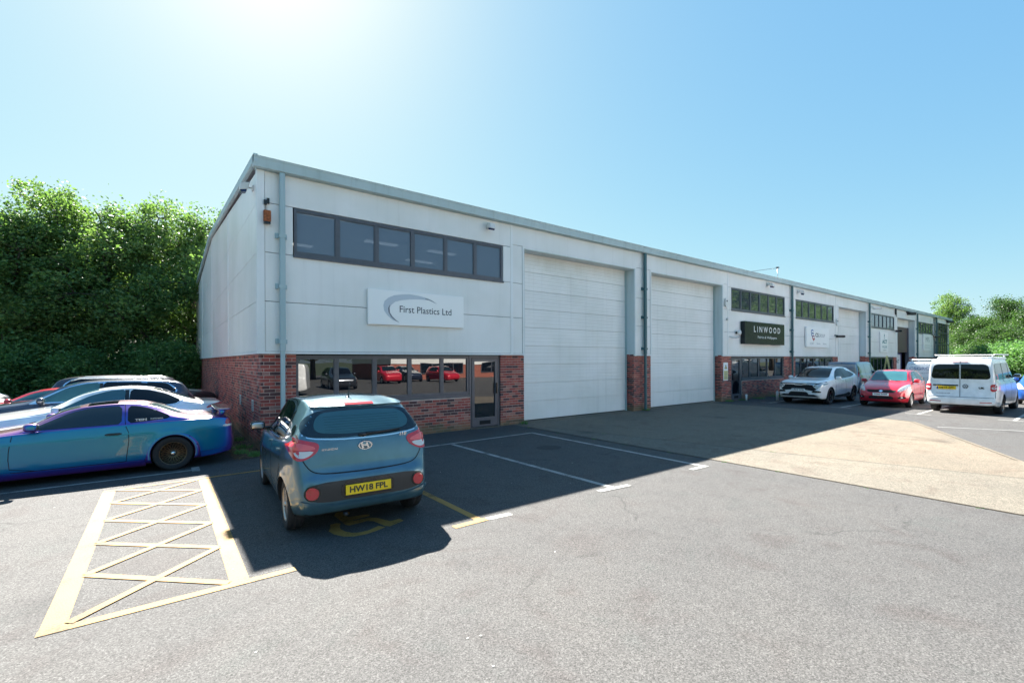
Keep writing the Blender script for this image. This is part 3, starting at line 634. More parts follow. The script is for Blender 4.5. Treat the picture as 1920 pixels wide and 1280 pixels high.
for i, bk in enumerate(BRICKS):
    s0, s1, y, z0, z1, ax, sg = bk; dj = random.uniform(-.002, .003)
    if i in top:
        key = (round(s1-s0, 3), ax, sg, random.randrange(10))
        if key not in cache:
            mb = MB(); brick_geo(mb, 0, s1-s0, 0, 0, z1-z0, ax, sg, 0); me = mb.mesh('brick', 'brick'); tone_attr(me, [btone()]*6); cache[key] = me
        o = link('brick', cache[key], B); o.location = (s0, y-dj, z0) if ax == 'x' else (y-dj, s0, z0)
    else: brick_geo(stuff, *bk[:3], z0, z1, ax, sg, dj); tones += [btone()]*6
o = stuff.build('brickwork', 'brick', B); tone_attr(o.data, tones); tag(o, kind='stuff')

# ------------------------------------------------------------------ signs, lights, alarms on the facade
def sign_box(name, x0, x1, z0, z1, label, y=-.08, mat='white_sign'):
    t_ = empty(name, ((x0+x1)/2, 0, z0), 0, label, 'sign')
    box('panel', (x0-(x0+x1)/2, y, 0), (x1-(x0+x1)/2, -.02, z1-z0), mat, t_, .006)
    return t_, (x0+x1)/2, z0, y-.002
s, cx, cz, y = sign_box('company_sign', 2.36, 5.07, 2.86, 3.73, 'wide white sign reading First Plastics Ltd with a grey swoosh')
OUT = [(3.17, 2.93), (2.99, 2.99), (2.86, 3.09), (2.77, 3.21), (2.75, 3.34), (2.78, 3.45), (2.88, 3.54), (3.03, 3.61), (3.24, 3.65), (3.45, 3.67), (3.72, 3.65), (3.99, 3.60), (4.25, 3.47)]
INN = [(3.99, 3.56), (3.72, 3.56), (3.45, 3.54), (3.22, 3.5), (3.06, 3.45), (2.96, 3.37), (2.91, 3.29), (2.92, 3.17), (2.98, 3.08), (3.08, 2.99)]
flat('swoosh', [(a-cx, b-cz) for a, b in OUT+INN], 'swoosh', s, y)
flat('swoosh_shadow', [(a-cx, b-cz) for a, b in [(3.17, 2.93), (3.06, 2.975), (2.95, 3.06), (2.88, 3.18), (2.87, 3.28), (2.92, 3.38), (2.91, 3.29), (2.92, 3.17), (2.98, 3.08), (3.08, 2.99)]], 'swoosh_dark', s, y-.001)
flat('swoosh_shadow', [(a-cx, b-cz) for a, b in [(3.9, 3.60), (4.08, 3.56), (4.25, 3.47), (4.06, 3.545), (3.9, 3.575)]], 'swoosh_dark', s, y-.001)
text('lettering', 'First Plastics Ltd', 'letter_dark', s, (3.93-cx, y, 3.19-cz), 1.50, .17, bold=.006)
s, cx, cz, y = sign_box('shop_sign', 20.75, 25.1, 2.72, 3.82, 'glossy black sign reading LINWOOD Fabrics & Wallpapers in white', -.22, 'black_sign')
text('lettering', 'L I N W O O D', 'letter_white', s, (.2, y, .60), 2.9, .30, bold=.01)
text('small_lettering', 'Fabrics & Wallpapers', 'letter_white', s, (.2, y, .26), 2.1, .17)
s, cx, cz, y = sign_box('company_sign', 28.3, 31.7, 2.68, 3.86, 'square white sign with a blue and red emblem reading CSGROUP', -.12)
for k, (mx, mz, mt) in enumerate([(-.9, .92, 'logo_blue'), (-.85, .74, 'logo_blue'), (-.72, .58, 'logo_red')]):
    pts = [(mx+.20*math.cos(a), mz+.13*math.sin(a)) for a in [R(v_) for v_ in range(20, 341, 20)]]; pin = [(mx+.11*math.cos(a), mz+.06*math.sin(a)) for a in [R(v_) for v_ in range(340, 19, -20)]]
    flat('emblem', pts+pin, mt, s, y)
flat('emblem', [(-.9, .52), (-.72, .36), (-.5, .52), (-.58, .55), (-.72, .46), (-.82, .55)], 'logo_red', s, y-.001)
text('lettering', 'CS', 'letter_dark', s, (-.2, y, .62), .48, .24, bold=.03); text('lettering', 'GROUP', 'letter_grey', s, (.55, y, .62), .95, .20)
for xx, tt in ((-.95, 'CSIT'), (.05, 'Security'), (1.0, 'Safety')): text('small_lettering', tt, 'letter_grey', s, (xx, y, .16), .55, .12)
s, cx, cz, y = sign_box('company_sign', 42.1, 44.0, 2.50, 4.05, 'tall white sign reading ACT with a dark teal arrow above', -.1)
flat('arrow', [(-.12, 1.2), (.12, 1.2), (0, 1.45)], 'logo_teal', s, y); flat('arrow', [(-.1, 1.15), (0, 1.0), (.1, 1.15), (0, 1.1)], 'logo_teal', s, y)
text('lettering', 'ACT', 'logo_teal', s, (0.05, y, .66), 1.2, .30, bold=.05); text('small_lettering', 'WELDER', 'logo_teal', s, (0.05, y, .30), 1.2, .20); text('small_lettering', 'HIRE', 'letter_grey', s, (.05, y, .10), .9, .1)
s, cx, cz, y = sign_box('company_sign', 54.9, 57.6, 2.72, 4.3, 'white sign with pale grey letters under the fifth upper window row', -.1)
text('lettering', 'MFS', 'letter_grey', s, (0.1, y, .85), 1.4, .45); MB().box((-.9, y-.002, .5), (.9, y, .53)).box((-.9, y-.002, .3), (.9, y, .33)).build('rule', 'letter_grey', s)
s, cx, cz, y = sign_box('door_sign', 49.6, 51.2, .9, 2.35, 'small white ACT sign on the purple screen inside the open doorway', -.1)
s.location.y = .88; text('lettering', 'ACT', 'logo_teal', s, (0, y, .7), .8, .3, bold=.04)
s, cx, cz, y = sign_box('safety_notice', 19.22, 19.62, .98, 1.82, 'narrow white and yellow safety notice on the brick pier beside the door', -.05, 'white_sign')
s.location.y = .07
flat('warning_triangle', [(-.12, .55), (.12, .55), (0, .76)], 'letter_black', s, y); flat('warning_triangle', [(-.075, .575), (.075, .575), (0, .71)], 'warning_yellow', s, y-.001)
MB().box((-.17, y-.002, .05), (.17, y, .46)).build('yellow_band', 'warning_yellow', s)
for k in range(5): MB().box((-.13, y-.004, .09+k*.07), (.13-.03*(k % 3), y-.001, .11+k*.07)).build('print_line', 'letter_grey', s)
def floodlight(name, loc, rz, label, cat='security light', size=1.0):
    t_ = empty(name, loc, rz, label, cat); t_.scale = (size,)*3
    MB().box((-.06, -.03, -.06), (.06, 0, .06)).box((-.015, -.10, -.015), (.015, -.03, .015)).build('bracket', 'plastic_white', t_, .005)
    MB().extr([(-.08, .10), (-.26, .05), (-.28, -.10), (-.12, -.06)], 'x', -.10, .10).build('housing', 'plastic_white', t_, .012, True)
    MB().extr([(-.27, -.085), (-.14, -.055), (-.15, -.12), (-.25, -.145)], 'x', -.08, .08).build('lamp_glass', 'sensor_blue', t_, .004, True)
    return t_
floodlight('floodlight', (5.95, 0, 5.85), 0, 'white floodlight above the right end of the first upper window', size=.95)
floodlight('floodlight', (0, .55, 5.82), -PI/2, 'white floodlight on the left gable just under the verge', size=1.0)
floodlight('floodlight', (23.6, 0, 5.85), 0, 'white floodlight above the upper windows over the black sign', size=1.2)
floodlight('floodlight', (27.3, 0, 5.8), .4, 'white floodlight just right of the downpipe past the black sign', size=1.3)
def cctv(loc, rz, label, col='plastic_white', size=1.0):
    t_ = empty('cctv_camera', loc, rz, label, 'camera'); t_.scale = (size,)*3
    MB().tube([(0, 0, 0), (0, -.12, 0), (0, -.15, -.03)], .018).build('arm', col, t_)
    MB().box((-.06, -.40, -.09), (.06, -.10, .0)).build('housing', col, t_, .015)
    MB().tube([(0, -.40, -.045), (0, -.425, -.045)], .035, 14).build('lens', 'trim_black', t_)
    return t_
cctv((19.7, 0, 3.05), .6, 'white camera on the trim left of the black sign')
cctv((32.95, 0, 3.5), .9, 'dark camera just right of the blue and red emblem sign', 'dark_plastic', 1.6)
cctv((46.3, 0, 4.3), -.8, 'dark camera left of the open brown shutter', 'dark_plastic', 1.7)
cctv((39.75, -.12, 5.75), .8, 'white camera on top of the third downpipe from the corner', size=1.6)
cctv((49.5, 0, 6.0), 1.2, 'large dark camera above the open brown shutter', 'dark_plastic', 2.6)
cctv((64.5, 0, 6.0), 1.2, 'dark camera over the glazed far corner', 'dark_plastic', 2.6)
cctv((58.9, 0, 4.2), 1.0, 'dark camera right of the pale lettered sign', 'dark_plastic', 1.8)
def alarm(loc, label, mat='plastic_white', w=.13, h=.2):
    t_ = empty('alarm_box', loc, 0, label, 'alarm')
    MB().extr([(-w, h*.6), (-w*.7, h), (w*.7, h), (w, h*.6), (w, -h*.6), (w*.5, -h), (-w*.5, -h), (-w, -h*.6)], 'y', -.09, -.02).build('cover', mat, t_, .008, True)
    MB().extr([(-w*.4, h*.5), (w*.4, h*.5), (w*.4, h*.2), (-w*.4, h*.2)], 'y', -.096, -.091).build('badge', 'sensor_blue', t_, fixn=True)
alarm((19.35, 0, 4.62), 'white alarm box high on the trim right of the second shutter'); alarm((33.3, 0, 4.35), 'white alarm box left of the third shutter', w=.16, h=.22)
alarm((46.3, 0, 5.85), 'dark alarm box above the left edge of the open brown shutter', 'dark_plastic', .14, .26)
t_ = empty('vent_cowl', (20.35, 0, 3.25), 0, 'round white vent cowl left of the black sign', 'vent'); MB().tube([(0, 0, 0), (0, -.12, 0)], .06, 16).build('collar', 'trim_black', t_); MB().sellip((0, -.16, 0), (.13, .08, .13), 1).build('cap', 'plastic_white', t_)
t_ = empty('sensor', (19.45, 0, 3.85), 0, 'small white sensor on the trim above the camera by the second shutter', 'sensor'); MB().sellip((0, -.05, 0), (.07, .05, .07), .8).build('dome', 'plastic_white', t_)
t_ = empty('rusty_bell', (.17, 0, 4.98), 0, 'rusty old bell box hanging from a black clip near the corner', 'alarm')
MB().box((-.06, -.07, .35), (.0, -.0, .45)).box((.0, -.05, .38), (.05, -.0, .50)).build('clip', 'trim_black', t_)
MB().tube([(-.02, -.04, .36), (-.02, -.05, .2)], .006).build('wire', 'trim_black', t_); MB().box((-.07, -.12, -.02), (.07, -.03, .22)).build('case', 'rust', t_, .01); MB().box((-.065, -.115, -.07), (.06, -.035, -.022)).build('louvre', 'trim_black', t_)
t_ = empty('roof_mast', (27.2, 1.0, 6.35), 0, 'thin mast with a stay wire on the roof above the second pipe', 'mast')
MB().tube([(0, 0, 0), (0, 0, 1.0)], .02).build('pole', 'steel', t_); MB().tube([(0, 0, .98), (-4.2, .6, .25)], .014).build('wire', 'frame_grey', t_); MB().box((-.09, -.06, .96), (.09, .06, 1.04)).build('cap', 'frame_grey', t_)
t_ = empty('bollard', (21.9, -1.2, 0), 0, 'short white post standing before the brick wall left of the white crossover', 'bollard'); MB().tube([(0, 0, 0), (0, 0, .40), (0, 0, .44)], [.06, .06, .03], 14).build('post', 'plastic_white', t_)
t_ = empty('bollard', (20.6, -.35, 0), 0, 'tiny white pipe stub at the foot of the brick wall by the door', 'pipe'); MB().tube([(0, 0, 0), (0, 0, .30)], .05, 12).build('post', 'plastic_white', t_)
# ------------------------------------------------------------------ vehicles
def pch(xs, ys, x):
    xs = np.asarray(xs, float); ys = np.asarray(ys, float); h = np.diff(xs); d = np.diff(ys)/h; n = len(xs)
    m_ = np.zeros(n); m_[0] = d[0]; m_[-1] = d[-1]
    for i in range(1, n-1):
        if d[i-1]*d[i] > 0:
            w1 = 2*h[i]+h[i-1]; w2 = h[i]+2*h[i-1]; m_[i] = (w1+w2)/(w1/d[i-1]+w2/d[i])
    i = np.clip(np.searchsorted(xs, x, side='right')-1, 0, n-2); t = (x-xs[i])/h[i]
    return (2*t**3-3*t**2+1)*ys[i]+(t**3-2*t**2+t)*h[i]*m_[i]+(-2*t**3+3*t**2)*ys[i+1]+(t**3-t**2)*h[i]*m_[i+1]
def curve(pts): 
    xs = [p[0] for p in pts]; ys = [p[1] for p in pts]
    return lambda s: float(pch(xs, ys, s))
def catmull(P, n=4):
    P = [Vector(p) for p in P]; out = []
    for i in range(len(P)-1):
        p0 = P[max(i-1, 0)]; p1 = P[i]; p2 = P[i+1]; p3 = P[min(i+2, len(P)-1)]
        for k in range(n):
            t = k/n
            out.append(.5*((2*p1)+(-p0+p2)*t+(2*p0-5*p1+4*p2-p3)*t*t+(-p0+3*p1-3*p2+p3)*t**3))
    out.append(P[-1]); return out
def smooth(t): t = max(0, min(1, t)); return t*t*(3-2*t)
def chaik(P, n=2, closed=True):
    P = [tuple(p) for p in P]; cut = .045
    for _ in range(n):
        Q = []; m_ = len(P)
        for i in range(m_ if closed else m_-1):
            a = P[i]; b = P[(i+1) % m_]; t = min(.25, cut/max(math.dist(a, b), 1e-6)) if closed else .22
            Q += [(a[0]*(1-t)+b[0]*t, a[1]*(1-t)+b[1]*t), (a[0]*t+b[0]*(1-t), a[1]*t+b[1]*(1-t))]
        cut *= .4
        if not closed: Q = [P[0]]+Q+[P[-1]]
        P = Q
    return P
def inpoly(P, x, y):
    c = False; j = len(P)-1
    for i in range(len(P)):
        if (P[i][1] > y) != (P[j][1] > y) and x < (P[j][0]-P[i][0])*(y-P[i][1])/(P[j][1]-P[i][1])+P[i][0]: c = not c
        j = i
    return c
class Car:
    def __init__(s, name, sp, loc, rz, label, cat, group=None, paint='paint_white', N_=96, low=False):
        s.sp = sp; s.L = sp['L']; s.root = empty(name, loc, rz, label, cat, group)
        top, bot, belt, plan, rw = (curve(sp[k]) for k in ('top', 'bot', 'belt', 'plan', 'roofw'))
        L = s.L; W = sp['W']/2; st = [L*(1-math.cos(PI*((i+.5)/N_)))/2*.5+L*((i+.5)/N_)*.5 for i in range(N_)]
        st = [sp.get('e0', .004)]+[v for v in st if sp.get('e0', .004)*1.5 < v < L-.006]+[L-.004]
        verts = []; nh = None; fl = sp.get('flare', .018); ra = sp['wr']+sp.get('gap', .05)
        boxy = sp.get('boxy', 0)
        for q in st:
            zc, zb_, zt = top(q), belt(q), bot(q); w = plan(q)*W; zb_ = min(zb_, zc-.025-.05*max(0, 0)); zt = min(zt, zb_-.06)
            k = smooth((zc-zb_)/.32); ry = w*.86*(1-k)+min(rw(q), w)*k; zr = zb_+(zc-zb_)*(.62*(1-k)+(.90+.04*boxy)*k)
            h = zb_-zt; cr = sp.get('crown', .028)*k
            P = [(0, zt), (.72*w, zt), (.90*w, zt+.015), (.965*w, zt+.10*h+.01), (.992*w, zt+.30*h), (1.0*w, zt+.55*h), (.992*w, zt+.80*h), (.962*w+.0, zb_-.012),
                 (.935*w*(1-k)+k*(.93*w), zb_+.012*k), ((.90*w*(1-k)+k*(.5*(.93*w+ry)+.018)), zb_+(zr-zb_)*.52), (ry+.008*k, zr-.01*k), (ry*.93, zr+(zc-zr)*.52), (ry*.72, zc-cr*.55-.004), (ry*.36, zc-cr*.15), (0, zc)]
            C = catmull(P, 3)
            row = []
            for p in C:
                y, z = p.x, p.y
                if z < zb_+.05 and y > .6*w:
                    for sx in sp['wheels']:
                        d = math.hypot(q-sx, z-sp['wr'])
                        y += fl*math.exp(-((d-ra)/.075)**2)*(1 if d > ra-.02 else 1)
                    cl = sp.get('crease')
                    if cl: 
                        zc_ = cl[0]+(cl[1]-cl[0])*q/L; y += .010*smooth(1-abs(z-zc_)/.07)
                row.append((y, z))
            verts.append(row)
        nh = len(verts[0]); V = []; ring = 2*nh-2
        for q, row in zip(st, verts):
            X = L/2-q
            V += [(X, y, z) for y, z in row]+[(X, -y, z) for y, z in row[-2:0:-1]]
        F = []; mi = []
        for i in range(len(st)-1):
            for k in range(ring):
                a, b = i*ring+k, i*ring+(k+1) % ring; F.append((a, b, b+ring, a+ring))
        F.append(tuple(range(ring-1, -1, -1))); F.append(tuple(range((len(st)-1)*ring, len(st)*ring)))
        me = bpy.data.meshes.new('body'); me.from_pydata(V, [], F); me.materials.append(MATS[paint]); me.materials.append(MATS['dark_plastic'])
        bm = bmesh.new(); bm.from_mesh(me); bmesh.ops.recalc_face_normals(bm, faces=bm.faces[:])
        for f in bm.faces: f.smooth = True
        s.bvh = BVHTree.FromBMesh(bm); 
        for f in bm.faces:
            if f.normal.z < -.75 or f.calc_center_median().z < sp.get('sill', .0): f.material_index = 1
        bm.to_mesh(me); bm.free()
        body = link('body', me, s.root); s.body = body
        # wheel arches
        cb = MB(); r_ = ra
        for sx in sp['wheels']:
            for sg in (1, -1):
                y0, y1 = sg*(W-.30), sg*(W+.2); X = L/2-sx; n = 40
                vs = [(X+r_*math.cos(2*PI*k/n), yy, sp['wr']+r_*math.sin(2*PI*k/n)) for yy in (min(y0, y1), max(y0, y1)) for k in range(n)]
                cb.add(vs, [tuple(range(n)), tuple(range(2*n-1, n-1, -1))]+[(k, n+k, n+(k+1) % n, (k+1) % n) for k in range(n)], 1)
        cm = cb.mesh('cut', [paint, 'dark_plastic']); co = bpy.data.objects.new('cut', cm); COL.objects.link(co); co.parent = s.root
        md = body.modifiers.new('b', 'BOOLEAN'); md.operation = 'DIFFERENCE'; md.object = co; md.solver = 'EXACT'
        dg = bpy.context.evaluated_depsgraph_get(); dg.update(); nm = bpy.data.meshes.new_from_object(body.evaluated_get(dg))
        body.modifiers.clear(); body.data = nm; nm.name = 'body'; bpy.data.objects.remove(co)
        if sp.get('sharp', 1): 
            try: nm.set_sharp_from_angle(angle=R(38))
            except Exception: pass
    def project(s, view, u, v):
        if view in ('left', 'right'):
            sg = 1 if view == 'left' else -1; o, d = Vector((s.L/2-u, sg*3, v)), Vector((0, -sg, 0))
        elif view == 'rear': o, d = Vector((-6, -u, v)), Vector((1, 0, 0))
        elif view == 'front': o, d = Vector((6, u, v)), Vector((-1, 0, 0))
        elif view == 'top': o, d = Vector((s.L/2-u, v, 5)), Vector((0, 0, -1))
        elif view in ('rearleft', 'rearright'):                        # u runs along the diagonal plane
            sg = 1 if view == 'rearleft' else -1; dd = Vector((.8, -sg*.6, 0)).normalized(); t = Vector((-sg*.6, -.8, 0)).normalized()
            o, d = Vector((0, 0, v))-dd*6+t*u*1, dd
        elif view in ('frontleft', 'frontright'):
            sg = 1 if view == 'frontleft' else -1; dd = Vector((-.75, -sg*.66, 0)).normalized(); t = Vector((-sg*.66, .75, 0)).normalized()
            o, d = Vector((0, 0, v))-dd*6+t*u, dd
        h = s.bvh.ray_cast(o, d)
        if h[0] is None:
            h = s.bvh.find_nearest(o+d*(6 if view in ('rear', 'front') or '_' in view else 3) if 0 else o+d*(2.3 if view in ('left', 'right') else 6-s.L/2+.15))
            return h[0], h[1]
        n = h[1] if h[1].dot(d) < 0 else -h[1]
        return h[0], n
    def patch(s, name, poly, view, mat, off=.004, parent=None, rnd=0, step=.05, th=.012):
        P = chaik(poly, rnd) if rnd else list(poly)
        Q = []
        for i in range(len(P)):
            a, b = P[i], P[(i+1) % len(P)]; d = math.dist(a, b); k = max(1, int(d/step))
            Q += [(a[0]+(b[0]-a[0])*j/k, a[1]+(b[1]-a[1])*j/k) for j in range(k)]
        xs = [p[0] for p in Q]; ys = [p[1] for p in Q]; nb = len(Q); inner = []
        x = min(xs)+step*.5
        while x < max(xs):
            y = min(ys)+step*.5
            while y < max(ys):
                if inpoly(Q, x, y) and min((x-p[0])**2+(y-p[1])**2 for p in Q) > (step*.4)**2: inner.append((x, y))
                y += step
            x += step
        r_ = delaunay_2d_cdt([Vector(p) for p in Q+inner], [(i, (i+1) % nb) for i in range(nb)], [list(range(nb))], 1, 1e-6)
        hit = [s.project(view, p.x, p.y) for p in r_[0]]
        V = [h[0]+h[1]*off for h in hit]; F = [tuple(f) for f in r_[2]]
        if not F: return None
        nrm = sum((h[1] for h in hit), Vector()).normalized(); a, b, c = (V[i] for i in F[0][:3])
        if (b-a).cross(c-a).dot(nrm) < 0: F = [f[::-1] for f in F]
        # skirt
        cnt = {}
        for f in F:
            for i in range(len(f)): cnt[(f[i], f[(i+1) % len(f)])] = 1
        bd = [(a, b) for a, b in cnt if (b, a) not in cnt]; n0 = len(V); mp = {}; V2 = list(V); F2 = list(F); sm = [True]*len(F)
        for a, b in bd:
            for i in (a, b):
                if i not in mp: mp[i] = len(V2); V2.append(V[i]); V2.append(V[i]-hit[i][1]*th)
            F2.append((mp[b], mp[a], mp[a]+1, mp[b]+1)); sm.append(False)
        me = bpy.data.meshes.new(name); me.from_pydata(V2, [], F2); me.materials.append(MATS[mat]); me.polygons.foreach_set('use_smooth', sm); me.update()
        return link(name, me, parent or s.body)
    def strip(s, name, pts, view, w=.012, mat='dark_gap', off=.0015, rnd=1, parent=None):
        P = chaik(pts, rnd, False) if rnd else pts
        A = []; Bq = []
        for i, p in enumerate(P):
            a = P[max(i-1, 0)]; b = P[min(i+1, len(P)-1)]; d = math.dist(a, b) or 1; nx, ny = -(b[1]-a[1])/d*w/2, (b[0]-a[0])/d*w/2
            A.append((p[0]+nx, p[1]+ny)); Bq.append((p[0]-nx, p[1]-ny))
        return s.patch(name, A+Bq[::-1], view, mat, off, parent, 0, .06, .008)
    def both(s, name, poly, mat, **k):
        return [s.patch(name, poly, v, mat, **k) for v in ('left', 'right')]
    def wheels(s, style, yo=None):
        sp = s.sp; r_ = sp['wr']; W = sp['W']/2; tw = sp.get('tw', .19); Y = yo or (W-.01-tw/2)
        key = (style, r_, tw)
        if key not in WHEELS: WHEELS[key] = make_wheel(style, r_, tw)
        for sx in sp['wheels']:
            for sg in (1, -1):
                t_ = link('wheel', WHEELS[key][0], s.root); t_.location = (s.L/2-sx, sg*Y, r_); t_.rotation_euler = (0, random.uniform(0, 6), 0) if sg > 0 else (0, random.uniform(0, 6), PI)
                link('rim', WHEELS[key][1], t_)
                if WHEELS[key][2]: link('hub_cap', WHEELS[key][2], t_)
    def mirror(s, q, z, paint, mat2='car_glass_clear', sz=(.07, .10, .075), cols=('left', 'right'), yy=None):
        for sd in cols:
            sg = 1 if sd == 'left' else -1; h, n = s.project(sd, q, z)
            yb = h.y+sg*.09 if yy is None else sg*yy; X = s.L/2-q
            o = MB().sellip((X, yb+sg*.05, z+.03), sz, .7, 20).build('door_mirror', paint, s.root)
            MB().tube([(X, h.y-sg*.02, z-.02), (X, yb+sg*.02, z-.0)], [.03, .022], 8).build('mirror_arm', 'trim_black', o)
            MB().sellip((X-sz[0]*.72, yb+sg*.05, z+.03), (.025, sz[1]*.80, sz[2]*.70), .6, 18).build('mirror_glass', mat2, o)
    def plate(s, txt, view, z, u=0, mat='plate_yellow', w=.52, h=.111, tilt=0, eu=False, off=.012):
        p, n = s.project(view, u, z); sgx = -1 if view == 'rear' else 1
        X = p.x+sgx*off; 
        t_ = MB().box((-.008, -w/2, -h/2), (.004, w/2, h/2)).build('number_plate', mat, s.body, .003)
        mt = (TX['rear'] if view == 'rear' else TX['front']).to_4x4(); 
        t_.location = (X, -u if view == 'rear' else u, z); t_.rotation_euler = (0, tilt, 0 if view == 'front' else PI)
        f = text('plate_lettering', txt, 'letter_black', t_, (.0055, .02 if eu else 0, -h*.30), w*(.84 if not eu else .80), h*.64, 'front', bold=.035)
        if eu: MB().box((.0045, -w/2+.004, -h/2+.004), (.006, -w/2+.045, h/2-.004)).build('blue_band', 'eu_blue', t_)
        return t_
WHEELS = {}
def make_wheel(style, r_, tw):
    rr = r_*(.66 if style in ('cover', 'silver') else .70 if style != 'mesh' else .68)
    if style == 'dark5': rr = r_*.73
    h = tw/2; mb = MB()
    prof = [(rr*.96, -h*.8), (rr*1.02, -h*.97), (r_*.90, -h), (r_*.965, -h*.88), (r_*.99, -h*.6), (r_, -h*.55), (r_*.985, -h*.50), (r_, -h*.45), (r_, -h*.08), (r_*.985, -h*.04), (r_*.985, h*.04), (r_, h*.08), (r_, h*.45), (r_*.985, h*.50), (r_, h*.55), (r_*.99, h*.6), (r_*.965, h*.88), (r_*.93, h*.97), (r_*.90, h*.985), (rr*1.02, h*.97), (rr*.96, h*.8)]
    mb.lathe_y(prof[::-1], 48); ty = mb.mesh('wheel', 'rubber')
    rm = MB(); mat = {'cover': 'silver_wheel', 'silver': 'silver_wheel', 'mesh': 'bronze_wheel', 'dark5': 'black_wheel', 'steel': 'silver_wheel', 'black': 'black_wheel'}[style]
    yf = h*.80
    rm.lathe_y([(rr*.98, -h*.8), (rr*.90, -h*.6), (rr*.88, h*.45), (rr*.93, yf*.95), (rr*.985, yf+.012), (rr*1.01, yf)][::-1], 48, 0)
    def spoke(a, r0, r1, w0, w1, y0, y1, tw_=0, th=.02):
        c, s_ = math.cos(a), math.sin(a); c2, s2 = math.cos(a+tw_), math.sin(a+tw_)
        def pt(r, w, cc, ss, y): return (r*cc-w*ss, y, r*ss+w*cc)
        vs = [pt(r0, -w0, c, s_, y0), pt(r0, w0, c, s_, y0), pt(r1, w1, c2, s2, y1), pt(r1, -w1, c2, s2, y1)]
        vs += [(x, y-th, z) for x, y, z in vs]
        rm.add(vs, [(0, 1, 2, 3), (7, 6, 5, 4), (0, 4, 5, 1), (1, 5, 6, 2), (2, 6, 7, 3), (3, 7, 4, 0)], 0)
    if style == 'cover':
        n = 7
        rm.lathe_y([(rr*.30, yf+.006), (.0, yf+.010)], 28, 0)
        for k in range(n):
            a = 2*PI*k/n; spoke(a, rr*.22, rr*.95, rr*.14, rr*.26, yf+.006, yf-.002)
            spoke(a+PI/n, rr*.74, rr*.96, rr*.25, rr*.3, yf, yf-.004)
    elif style == 'silver' or style == 'steel':
        for k in range(6): a = 2*PI*k/6; spoke(a, rr*.15, rr*.95, rr*.17, rr*.19, yf+.004, yf-.006)
    elif style in ('dark5', 'black'):
        for k in range(5):
            a = 2*PI*k/5
            for dd in (-.16, .16): spoke(a, rr*.12, rr*.95, rr*.09, rr*.055, yf-.01, yf-.002, dd)
    elif style == 'mesh':
        n = 20
        for k in range(n):
            a = 2*PI*k/n
            spoke(a, rr*.24, rr*.60, rr*.018, rr*.016, yf-.05, yf-.035, .16, .012); spoke(a, rr*.24, rr*.60, rr*.018, rr*.016, yf-.052, yf-.037, -.16, .012)
            spoke(a+.16, rr*.58, rr*.92, rr*.014, rr*.014, yf-.035, yf-.02, -.14, .012); spoke(a+.16, rr*.58, rr*.92, rr*.014, rr*.014, yf-.037, yf-.022, .14, .012)
        rm.lathe_y([(rr*.26, yf-.045), (rr*.22, yf-.03), (0, yf-.03)], 24)
    else: pass
    rm.lathe_y([(rr*.9, -.02), (0, -.02)], 32, 1)
    rim = rm.mesh('rim', [mat, 'dark_gap'])
    hc = MB().lathe_y([(rr*.17, yf-.02), (rr*.16, yf+.012), (rr*.12, yf+.018), (0, yf+.019)], 20, 0, smooth=True)
    return ty, rim, hc.mesh('hub_cap', mat if style != 'mesh' else 'chrome')

SPEC = {}
SPEC['i10'] = dict(L=3.665, W=1.66, wheels=(.70, 3.085), wr=.292, tw=.175, gap=.035, flare=.016, e0=.004, crown=.03, crease=(.66, .84),
    top=[(0, .55), (.05, .66), (.22, .78), (.72, .96), (.98, 1.03), (1.55, 1.39), (1.9, 1.475), (2.3, 1.50), (2.9, 1.475), (3.18, 1.435), (3.30, 1.40), (3.37, 1.34), (3.50, 1.10), (3.545, .95), (3.575, .80), (3.600, .70), (3.645, .66), (3.66, .58), (3.665, .5)],
    bot=[(0, .42), (.06, .26), (.3, .2), (3.2, .2), (3.5, .23), (3.62, .27), (3.655, .36), (3.665, .42)],
    belt=[(0, .5), (.3, .74), (.9, .90), (2.0, .94), (2.9, 1.01), (3.3, 1.05), (3.45, 1.04), (3.665, .5)],
    plan=[(0, .58), (.05, .72), (.2, .87), (.6, .965), (1.2, 1.0), (2.9, 1.0), (3.25, .975), (3.45, .935), (3.56, .895), (3.62, .86), (3.65, .80), (3.665, .70)],
    roofw=[(0, .62), (1.4, .56), (1.9, .57), (2.9, .565), (3.3, .56), (3.5, .62), (3.665, .62)])
SPEC['coupe'] = dict(L=4.52, W=1.75, wheels=(.95, 3.535), wr=.305, tw=.225, gap=.03, flare=.028, crown=.04, crease=(.64, .72),
    top=[(0, .50), (.06, .58), (.3, .68), (.9, .79), (1.40, .865), (1.58, .90), (2.10, 1.15), (2.4, 1.215), (2.75, 1.235), (3.05, 1.215), (3.3, 1.15), (3.75, .975), (3.87, .95), (4.25, .93), (4.40, .895), (4.46, .80), (4.50, .6), (4.52, .48)],
    bot=[(0, .36), (.08, .2), (.3, .13), (4.1, .15), (4.42, .22), (4.5, .30), (4.52, .4)],
    belt=[(0, .45), (.4, .64), (.95, .75), (1.6, .83), (2.6, .86), (3.5, .88), (4.2, .885), (4.4, .86), (4.52, .45)],
    plan=[(0, .55), (.06, .68), (.25, .84), (.7, .95), (1.3, .99), (3.4, 1.0), (4.0, .965), (4.3, .91), (4.45, .83), (4.52, .65)],
    roofw=[(0, .6), (1.6, .62), (2.3, .535), (3.0, .525), (3.6, .60), (4.52, .62)])
